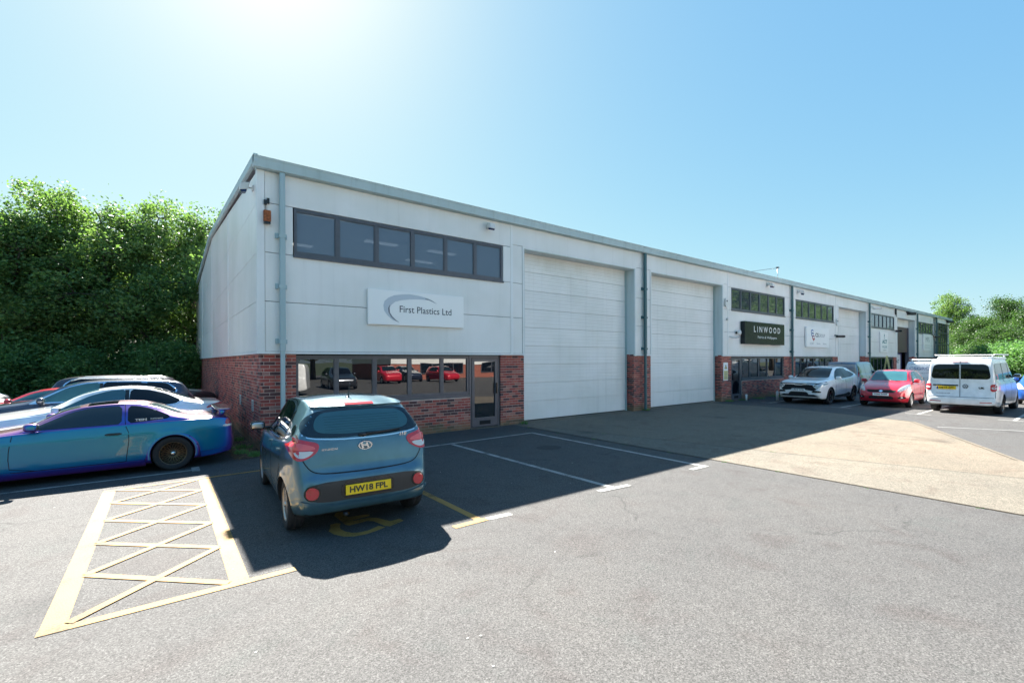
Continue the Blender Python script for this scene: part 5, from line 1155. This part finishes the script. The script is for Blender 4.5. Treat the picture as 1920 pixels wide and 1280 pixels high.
# --- red hatchback
c = generic('hatch', 'hatchback_car', (23.15+.35, -5.22, 0), PI+R(1.5), 'red hatchback facing the camera between the white crossover and the campervan', 'car', 'paint_red', 'silver', 'car_glass_teal', glass2='car_glass')
o = c.patch('grille', [(-.42, .60), (.42, .60), (.50, .71), (-.50, .71)], 'front', 'dark_gap', .006, rnd=1); c.patch('lower_grille', [(-.42, .34), (.42, .34), (.38, .46), (-.38, .46)], 'front', 'dark_gap', .006, rnd=1)
t_ = c.patch('badge', [(-.06, .645), (0, .61), (.06, .645), (.06, .665), (0, .70), (-.06, .665)], 'front', 'chrome', .016, rnd=0, step=.03)
for sg in (1, -1):
    f = (lambda q: q) if sg > 0 else mir
    c.patch('headlight', f([(.50, .64), (.66, .66), (.80, .78), (.80, .92), (.72, .93), (.56, .78)]), 'front', 'headlight', .012, rnd=2, step=.03)
    o = c.patch('fog_surround', f([(.52, .36), (.76, .38), (.74, .46), (.56, .46)]), 'front', 'trim_black', .006, rnd=1); c.patch('fog_light', f([(.62, .39), (.68, .39), (.68, .44), (.62, .44)]), 'front', 'headlight', .012, o, rnd=1, step=.03)
c.plate('WJ60 WWF', 'front', .53, mat='plate_white', off=.02)
MB().tube([(.10, .0, 1.49), (.02, 0, 1.55)], .008, 6).build('aerial', 'trim_black', c.body); MB().tube([(.98, .45, 1.03), (.80, -.1, 1.10)], .01, 6).build('wiper', 'trim_black', c.body)
# --- white campervan
c = generic('campervan', 'campervan', (23.35, -7.76, 0), -R(1.2), 'white campervan with a roof rack and tinted windows, rear doors to us', 'van', 'paint_white', 'black', 'car_glass', N_=110)
for f in ((lambda q: q), mir):
    o = c.patch('tail_light', f([(.76, .82), (.905, .82), (.905, 1.07), (.76, 1.07)]), 'rear', 'lens_red', .012, rnd=1, step=.04)
    c.patch('lens_clear_part', f([(.79, .90), (.90, .90), (.90, .98), (.79, .98)]), 'rear', 'lens_clear', .016, o, rnd=1, step=.04)
    c.patch('reflector', f([(.50, .42), (.80, .43), (.80, .455), (.50, .445)]), 'rear', 'lens_red', .006, step=.05)
c.patch('rear_window', [(-.72, 1.24), (-.77, 1.32), (-.71, 1.70), (-.62, 1.76), (.62, 1.76), (.71, 1.70), (.77, 1.32), (.72, 1.24)], 'rear', 'car_glass_black', .006, rnd=1, step=.06); c.strip('door_frame', [(0, 1.22), (0, 1.78)], 'rear', .035, 'paint_white', .010, 0)
c.strip('door_gap', [(0, .60), (0, 1.87)], 'rear', .012, off=.012); c.strip('door_gap', [(-.85, .60), (.85, .60)], 'rear', .014, rnd=0)
c.strip('door_gap', [(-.86, 1.84), (-.90, 1.15), (-.88, .60)], 'rear', .012); c.strip('door_gap', [(.86, 1.84), (.90, 1.15), (.88, .60)], 'rear', .012)
c.patch('brake_light', [(-.2, 1.82), (.2, 1.82), (.2, 1.84), (-.2, 1.84)], 'rear', 'lens_red', .008); c.patch('handle_strip', [(-.72, .985), (-.04, .985), (-.04, 1.03), (-.72, 1.03)], 'rear', 'trim_black', .014)
c.plate('GJ15 JZL', 'rear', .92, u=-.36, off=.02, eu=True)
h, _ = c.project('rear', .5, .9); text('lettering', 'UK', 'letter_black', c.body, (h.x-.008, -.55, .90), .15, .07, 'rear', .06); text('lettering', 'TRANSPORTER', 'letter_grey', c.body, (h.x-.012, .45, .70), .40, .035, 'rear', .02)
h, _ = c.project('rear', .14, .98)
em = MB(); n_ = 28; vs = [(h.x-.012, -.14+r_*math.cos(2*PI*k/n_), .98+r_*math.sin(2*PI*k/n_)) for r_ in (.075, .062) for k in range(n_)]; em.add(vs, [(k, (k+1) % n_, n_+(k+1) % n_, n_+k) for k in range(n_)])
def bar2(mb, p, q, w):
    d = Vector((q[0]-p[0], q[1]-p[1])).normalized(); n__ = Vector((-d.y, d.x))*w/2
    mb.add([(h.x-.013, -.14-a.x, .98+a.y) for a in (Vector(p)+n__, Vector(p)-n__, Vector(q)-n__, Vector(q)+n__)], [(0, 1, 2, 3)])
for p, q in (((-.03, .058), (0, .005)), ((0, .005), (.03, .058)), ((-.055, .02), (-.028, -.05)), ((-.028, -.05), (0, -.005)), ((0, -.005), (.028, -.05)), ((.028, -.05), (.055, .02))): bar2(em, p, q, .012)
em.build('badge', 'letter_black', c.body)
rk = MB()
for x in (-1.6, -.5, .6): rk.box((x-.03, -.78, 2.08), (x+.03, .78, 2.11)); 
for sg in (1, -1): rk.tube([(-1.75, sg*.78, 2.095), (.8, sg*.78, 2.095)], .025, 8)
for x in (-1.6, .6):
    for sg in (1, -1): rk.box((x-.02, sg*.70-.02, 1.90), (x+.02, sg*.70+.02, 2.09))
rk.build('roof_rack', 'plastic_white', c.body); MB().sellip((-.45, 0, 1.955), (1.75, .76, .075), .35, 40).build('pop_top', 'paint_white', c.body)
# --- small vans, both with GROUP lettering
for (x, y, pt, lb) in ((29.8+2.2, -1.35, 'paint_vanblue', 'blue grey small van with GROUP on its rear, behind the white crossover'), (29.8+2.2, -5.0, 'paint_pearl', 'white small van with a roof bar and GROUP on its rear, behind the red car')):
    c = generic('smallvan', 'small_van', (x, y, 0), 0, lb, 'van', pt, 'steel', 'car_glass', group=None)
    c.strip('door_gap', [(0, .60), (0, 1.74)], 'rear', .014)
    fr = c.patch('rear_panel', [(-.74, 1.15), (-.70, 1.66), (.70, 1.66), (.74, 1.15), (.6, 1.02), (-.6, 1.02)], 'rear', 'paint_silver' if pt == 'paint_vanblue' else 'paint_white', .006, rnd=1)
    c.strip('door_gap', [(-.80, .7), (-.80, 1.2), (-.74, 1.70), (.74, 1.70), (.80, 1.2), (.80, .7)], 'rear', .012)
    h, _ = c.project('rear', .2, 1.4); text('lettering', 'CSGROUP', 'letter_lilac', c.body, (h.x-.05, 0.0, 1.38), 1.15, .16, 'rear', .01); text('small_lettering', 'www.csgroup.co.uk', 'letter_grey', c.body, (h.x-.04, 0.0, 1.20), .8, .05, 'rear', .01)
    for f in ((lambda q: q), mir): c.patch('tail_light', f([(.80, .95), (.90, .95), (.88, 1.35), (.80, 1.35)]), 'rear', 'lens_red', .01, rnd=1, step=.05)
    if pt == 'paint_pearl':
        MB().tube([(-1.6, -.70, 1.92), (-1.6, .70, 1.92)], .03, 8).tube([(-.2, -.70, 1.92), (-.2, .70, 1.92)], .03, 8).box((-1.63, -.62, 1.76), (-1.57, -.56, 1.92)).box((-1.63, .56, 1.76), (-1.57, .62, 1.92)).box((-.23, -.62, 1.78), (-.17, -.56, 1.92)).box((-.23, .56, 1.78), (-.17, .62, 1.92)).build('roof_bars', 'plastic_white', c.body)
c = generic('hatch', 'hatchback_car', (29.0, -9.25, 0), PI, 'bright blue hatchback just past the campervan at the right edge', 'car', 'paint_blue', 'silver', 'car_glass_teal')
for f in ((lambda q: q), mir): c.patch('headlight', f([(.50, .64), (.66, .66), (.80, .78), (.78, .90), (.70, .90), (.56, .76)]), 'front', 'headlight', .012, rnd=2, step=.04)
c = generic('hatch', 'hatchback_car', (36.3, -11.9, 0), PI, 'red hatchback whose roof shows above the bright blue one', 'car', 'paint_red', 'silver', 'car_glass_teal')
c = generic('smallvan', 'small_van', (43.2, -16.4, 0), PI, 'silver van far behind the red roof at the right edge', 'van', 'paint_silver', 'steel', 'car_glass_teal')
c = generic('smallvan', 'small_van', (40.5, -3.2, 0), 0, 'white van far behind, its roof showing between the two lettered vans', 'van', 'paint_white', 'steel', 'car_glass')
# --- vehicles behind the camera, seen only as reflections in the ground floor windows
c = generic('smallvan', 'small_van', (3.0, -17.5, 0), R(200), 'white van that shows reflected in the leftmost ground floor pane', 'van', 'paint_white', 'steel', 'car_glass')
c = generic('estate', 'estate_car', (8.6, -23.0, 0), R(95), 'dark estate that shows reflected in the second ground floor pane', 'car', 'paint_dark', 'silver', 'car_glass_black')
c = generic('hatch', 'hatchback_car', (14.6, -29.0, 0), R(90), 'red hatchback that shows reflected in the third ground floor pane', 'car', 'paint_red', 'silver', 'car_glass')
c = generic('hatch', 'hatchback_car', (19.6, -27.5, 0), R(85), 'red hatchback that shows reflected beside the centre mullion', 'car', 'paint_red', 'silver', 'car_glass')
c = generic('saloon', 'saloon_car', (17.2, -30.5, 0), R(90), 'navy saloon that shows reflected between the two red cars', 'car', 'paint_navy', 'silver', 'car_glass')
t_ = empty('opposite_building', (0, 0, 0), 0, 'white clad unit on a brick base, reflected in the glass of the first door', 'building')
MB().box((17, -46, 0), (58, -34, 1.6)).build('brick_base', 'plain_brick', t_); MB().box((17, -46, 1.6), (58, -33.95, 6.3)).build('fascia', 'cladding', t_)
MB().extr([(-33.7, 6.25), (-33.7, 6.45), (-40, 7.3), (-46.2, 6.45), (-46.2, 6.25)], 'x', 16.8, 58.2).build('roof', 'roof_sheet', t_, fixn=True)
for k in range(5):
    x_ = 20.5+k*7.8; w_ = MB().box((x_, -33.99, .6), (x_+5.2, -33.93, 1.75)).build('window', 'frame_grey', t_)
    for q in range(4): MB().box((x_+.08+q*1.28, -33.925, .68), (x_+1.26+q*1.28, -33.915, 1.68)).build('pane', 'window_glass', w_)
    w_ = MB().box((x_, -33.94, 4.3), (x_+5.2, -33.90, 5.3)).build('window', 'frame_grey', t_)
    for q in range(4): MB().box((x_+.08+q*1.28, -33.895, 4.36), (x_+1.26+q*1.28, -33.885, 5.24)).build('pane', 'window_glass', w_)
# ladder leaning inside the yard
t_ = empty('step_ladder', (41.6, -.6, 0), 0, 'small yellow step ladder standing by the far brick pier', 'ladder')
lm = MB()
for sg in (1, -1): lm.tube([(sg*.2, -.35, 0), (sg*.1, 0, 2.2)], .025, 6).tube([(sg*.2, .3, 0), (sg*.1, 0, 2.2)], .02, 6)
lm.build('frame', 'warning_yellow', t_)
for k in range(7): z_ = .25+k*.28; MB().tube([(-.19+k*.012, -.35+z_*.16, z_), (.19-k*.012, -.35+z_*.16, z_)], .016, 6).build('rung', 'steel', t_)
# ------------------------------------------------------------------ trees
def crown_mesh(name, lobes, nclu, nleaf, leaf, mat, sig=.32, flat_=.75, seed=1, holes=.0):
    g = np.random.default_rng(seed); lob = np.array(lobes, float)            # (x,y,z,rx,ry,rz)
    vol = lob[:, 3]*lob[:, 4]*lob[:, 5]; idx = g.choice(len(lob), nclu, p=vol**.67/np.sum(vol**.67))
    d = g.normal(size=(nclu, 3)); d /= np.linalg.norm(d, axis=1)[:, None]; rad = g.uniform(.15, 1, nclu)**(1/2.6)
    c = lob[idx, :3]+d*lob[idx, 3:]*rad[:, None]
    cs = g.uniform(.55, 1.35, nclu)*sig; ct = np.clip(g.normal(.5, .22, nclu), 0, 1)
    k = np.repeat(np.arange(nclu), g.poisson(nleaf, nclu)); n = len(k)
    p = c[k]+g.normal(size=(n, 3))*cs[k][:, None]*np.array([1, 1, flat_])
    a = g.normal(size=(n, 3)); a[:, 2] *= .6; a /= np.linalg.norm(a, axis=1)[:, None]
    b = np.cross(a, g.normal(size=(n, 3))); b /= np.linalg.norm(b, axis=1)[:, None]
    L = leaf*g.uniform(.6, 1.35, n)[:, None]; W_ = L*.62
    nn = np.cross(a, b)*L*.12
    V = np.stack([p-a*L*.5, p+b*W_*.5+nn, p+a*L*.5, p-b*W_*.5+nn], 1).reshape(-1, 3)
    me = bpy.data.meshes.new(name); me.vertices.add(4*n); me.vertices.foreach_set('co', V.ravel().astype(np.float32))
    me.loops.add(4*n); me.loops.foreach_set('vertex_index', np.arange(4*n, dtype=np.int32)); me.polygons.add(n)
    me.polygons.foreach_set('loop_start', np.arange(0, 4*n, 4, dtype=np.int32)); me.update(calc_edges=True)
    me.materials.append(MATS[mat]); t = np.clip(ct[k]+g.normal(0, .13, n), 0, 1); ca = me.color_attributes.new('tone', 'FLOAT_COLOR', 'CORNER')
    t4 = np.repeat(t, 4); ca.data.foreach_set('color', np.stack([t4, t4, t4, np.ones_like(t4)], 1).ravel().astype(np.float32))
    return me
def tree_proto(seed, H, Rr, base, mat, leaf=.17, nclu=420, nleaf=62, trunk_r=.2, nl=9, sig=.42, lo=.36, hi=.6, core=True):
    random.seed(seed); lobes = []; mb = MB()
    tip = Vector((random.uniform(-.5, .5), random.uniform(-.5, .5), H*.78))
    tp = [Vector((0, 0, -.1)), Vector((random.uniform(-.12, .12), random.uniform(-.12, .12), H*.22)), Vector((tip.x*.5, tip.y*.5, H*.5)), tip]
    mb.tube(tp, [trunk_r*1.25, trunk_r, trunk_r*.6, trunk_r*.2], 9)
    for k in range(nl):
        f = (k+.5)/nl; z = base+(H-base)*(.10+.82*f); rr = Rr*(.95-.65*max(0, f-.45)/.55)*random.uniform(.35, .85); a = k*2.4+random.uniform(-.5, .5)
        q = Vector((rr*math.cos(a), rr*math.sin(a), z)); s_ = Rr*random.uniform(lo, hi)*(1-.35*max(0, f-.6))
        lobes.append((q.x, q.y, q.z, s_, s_, s_*random.uniform(.62, .85)))
        st = tp[1].lerp(tp[3], max(0, min(1, (z-H*.35)/(H*.6)))); mb.tube([st, st.lerp(q, .5)+Vector((0, 0, .15)), q], [trunk_r*.42, trunk_r*.26, .03], 6)
        for _ in range(3):
            e = q+Vector((random.uniform(-1, 1), random.uniform(-1, 1), random.uniform(-.3, .8)))*s_*.9; mb.tube([q, e], [.04, .012], 5)
    lobes.append((tip.x, tip.y, H*.80, Rr*.42, Rr*.42, H*.15))
    if core: lobes.append((0, 0, base+(H-base)*.42, Rr*.6, Rr*.6, (H-base)*.3))
    return crown_mesh('crown', lobes, nclu, nleaf, leaf, mat, sig, seed=seed), mb.mesh('trunk', 'bark')
def place_tree(name, pr, loc, rz, sc, label, cat='tree', group=None):
    t_ = empty(name, loc, rz, label, cat, group); t_.scale = (sc[0], sc[0], sc[1])
    link('crown', pr[0], t_); link('trunk', pr[1], t_); return t_
OAK = [tree_proto(s_, 11.5, 4.1, 2.0, 'leaf_oak', .175, 310, 70, .24, 17, .31, .26, .46, False) for s_ in (3, 8, 15, 21)]
def nearpos(px, y):                                                    # a point beyond the car park in that direction
    r_ = (px-960)/864; s_ = (y+11.15)/(.797-.604*r_); return -1.63+s_*(.604+.797*r_)
lab = ['tree at the far left edge of the wood with pale sunlit leaves low down', 'broad tree second from the left edge of the wood', 'tall tree topping the wood left of its first dip', 'tree below the dip in the skyline of the wood', 'tree with see-through gaps near its top beside the dip', 'tree nearest the gable whose tip shows over the roof slope']
row = [(-30, 23.0, 1.0, 1.05), (45, 22.3, .95, 1.06), (112, 23.6, .95, 1.25), (192, 22.6, .98, 1.17), (280, 23.4, .95, 1.24), (372, 24.2, .98, 1.27)]
for i, (px, y, a, b) in enumerate(row):
    place_tree('oak_tree', OAK[i % 4], (nearpos(px, y), y, 0), i*1.3, (a, b*.80), lab[i], group='trees along the back of the car park')
k_ = 0
for px, y, b in ((-60, 30, 1.2), (70, 31, 1.12), (165, 30, 1.1), (330, 31, 1.2), (430, 31, 1.2)):
    place_tree('oak_tree', OAK[(k_*3+1) % 4], (nearpos(px, y), y, -.1), k_*.9+.4, (1.05, b*.80), 'deep green tree in the back rank of the wood', group='back rank of the wood'); k_ += 1
SHR = [tree_proto(s_, 3.0, 1.7, .1, 'leaf_shrub', .13, 190, 60, .06, 7, .30) for s_ in (31, 37)]
sl_ = ['low bush at the far left foot of the wood', 'second low bush from the left below the wood', 'bush behind the silver hatchback', 'bush behind the red hatchback roof', 'bush behind the dark crossover', 'bush behind the navy estate roof', 'dark bush between the estate and the gable', 'bush tucked against the back corner of the gable']
for i, px in enumerate((-25, 35, 85, 140, 195, 250, 305, 352)):
    y = 19.2+.9*(i % 3); place_tree('shrub', SHR[i % 2], (nearpos(px, y), y, 0), i*1.7, (1.0, .72+.36*((i*7) % 4)/3), sl_[i], 'bush', 'bushes along the foot of the wood')
# far right trees
LT = [tree_proto(s_, 9.5, 3.6, .5, 'leaf_light', .17, 520, 60, .18, 11, .42) for s_ in (41, 47, 53)]
rl = ['dark topped tree rising behind the glazed far corner', 'bright yellow green tree right of the terrace end', 'pale green tree in the middle of the right hand group', 'feathery tall tree near the right edge', 'tree at the right edge of the photo', 'rounded tree behind the campervan roof']
def pxpos(px, dist): r_ = (px-960)/864; return (-1.63+dist*(.604+.797*r_), -11.15+dist*(.797-.604*r_))
for i, (px, ds, a, b) in enumerate(((1785, 66, 1.0, 1.06), (1826, 58, .95, .76), (1852, 60, .95, .80), (1893, 56, .75, 1.0), (1938, 52, 1.0, .80), (1868, 50, .9, .60))):
    x_, y_ = pxpos(px, ds); place_tree('birch_tree' if i == 3 else 'broadleaf_tree', (LT if i else OAK)[i % 3], (x_, y_, 0), i*1.1, (a, b*(1 if i else .92)), rl[i], group='trees past the far end of the terrace')
for i, (px, ds) in enumerate(((1800, 62), (1832, 52), (1870, 46), (1910, 43), (1945, 40))):
    x_, y_ = pxpos(px, ds); place_tree('shrub', SHR[i % 2], (x_, y_, 0), i, (1.6, 1.1), ['bush at the foot of the glazed corner', 'bush right of the glazed corner', 'bush behind the campervan rack', 'bush above the bright blue hatchback', 'bush at the extreme right edge'][i], 'bush', 'bushes past the terrace end')
for i, (px, ds) in enumerate(((1815, 85), (1860, 82), (1900, 80), (1950, 76))):
    x_, y_ = pxpos(px, ds); place_tree('broadleaf_tree', LT[i % 3], (x_, y_, 0), i*2, (1.4, .95), 'far tree filling the gap behind the right hand group', group='far trees right')
for i in range(13):                                                     # trees reflected in the upper windows
    place_tree('oak_tree', OAK[i % 4], (64+i*7.0, -26-1.4*i+(i % 2)*4, 0), i*.8, (1.25, 1.45), 'tree across the yard that shows in the office window reflections', group='trees across the yard')
for i in range(6):
    place_tree('oak_tree', OAK[(i+1) % 4], (-14+i*5.2, -40-(i % 2)*4, 0), i*1.9, (1.1, .75), 'tree behind the camera that shows in ground floor window reflections', group='trees behind the camera')
for i in range(8):
    place_tree('oak_tree', OAK[(i+2) % 4], (-34-(i % 2)*4, -36+i*8, 0), i*2.1, (1.3, 1.0), 'tree along the left boundary outside the picture', group='trees along the left boundary')
# wood floor and verge litter
g = sheet('wood_floor', [(-60, 20.5), (1, 18.6), (1, 70), (-60, 70)], .006, 'soil'); tag(g, kind='structure')
g = sheet('soil_strip', [(-.42, -.5), (-.30, -.62), (.06, -.50), (.05, 22), (-.55, 22), (-.5, 8), (-.6, 4), (-.45, 1.2)], .006, 'soil'); tag(g, kind='structure')
g_ = np.random.default_rng(5)
def litter(name, boxes, n, mat, size=.035, lift=.012, up=.25):
    mb = MB()
    for _ in range(n):
        x0, x1, y0, y1 = boxes[g_.integers(len(boxes))]; x, y = g_.uniform(x0, x1), g_.uniform(y0, y1); a = g_.uniform(0, 6.28); s_ = size*g_.uniform(.5, 1.3); t = g_.uniform(0, up)
        c_, q = math.cos(a)*s_, math.sin(a)*s_; mb.add([(x-c_, y-q, lift), (x-q*.6, y+c_*.6, lift+s_*t), (x+c_, y+q, lift+s_*t*1.4), (x+q*.6, y-c_*.6, lift)], [(0, 1, 2, 3)])
    return mb.build(name, mat)
tag(litter('dead_leaves', [(-.55, .03, -.55, 3), (-.5, .03, -.5, 1.2), (-.5, .03, 2, 12)], 1400, 'dead_leaf'), kind='stuff')
def tufts(name, spots, mat='leaf_shrub', hh=.10):
    mb = MB(); tn = []
    for (x, y, r_, n) in spots:
        for _ in range(n):
            a = g_.uniform(0, 6.28); d = r_*math.sqrt(g_.uniform()); X, Y = x+d*math.cos(a), y+d*math.sin(a); h = hh*g_.uniform(.3, 1); b = g_.uniform(0, 6.28); w = .008+.01*g_.uniform()
            lx, ly = g_.normal(0, .3, 2)*h
            mb.add([(X-w*math.cos(b), Y-w*math.sin(b), .005), (X+w*math.cos(b), Y+w*math.sin(b), .005), (X+lx+w*.3, Y+ly, h), (X+lx-w*.3, Y+ly, h)], [(0, 1, 2, 3)]); tn.append(g_.uniform(.2, 1))
    o = mb.build(name, mat); tone_attr(o.data, tn); return o
ed = []
for y0 in np.linspace(-.9, -12, 40): ed.append((6.87+g_.normal(0, .02), y0+g_.normal(0, .08), .05+.05*g_.uniform(), int(6+16*g_.uniform())))
jt = [(7.51, -2.12), (8.22, -5.0), (8.79, -7.5), (9.5, -10.2)]
for k in range(9): 
    t = g_.uniform(0, 3); i = int(t); f = t-i; a, b = jt[i], jt[i+1]; ed.append((a[0]+(b[0]-a[0])*f, a[1]+(b[1]-a[1])*f, .06, int(15*g_.uniform()+4)))
tag(tufts('weeds', ed[::4], hh=.018), kind='stuff')
wsp = [q for q in [(-.12, -.35, .12, 220), (-.3, .1, .15, 120), (-.2, .8, .2, 80), (-.15, 2.0, .15, 80), (7.25, -.05, .12, 60), (13.3, -.05, .15, 80), (19.5, -.08, .2, 160), (20.6, -.2, .2, 60), (22.2, -.2, .3, 90), (24.2, -.3, .4, 120), (11.6, -9.95, .06, 20), (6.9, -6.9, .04, 16), (8.9, -9.2, .04, 12), (3.0, -.05, .5, 60)] if q[3] > 21]
tag(tufts('grass_tufts', wsp, hh=.10), kind='stuff')
tag(litter('grit', [(1.6, 6, -6, -1), (-6, 8, -10, -6.5), (8, 17, -9, -3), (-3, 1.5, -9, -1.5)], 40, 'paper_white', .012, .006, .1), kind='stuff')
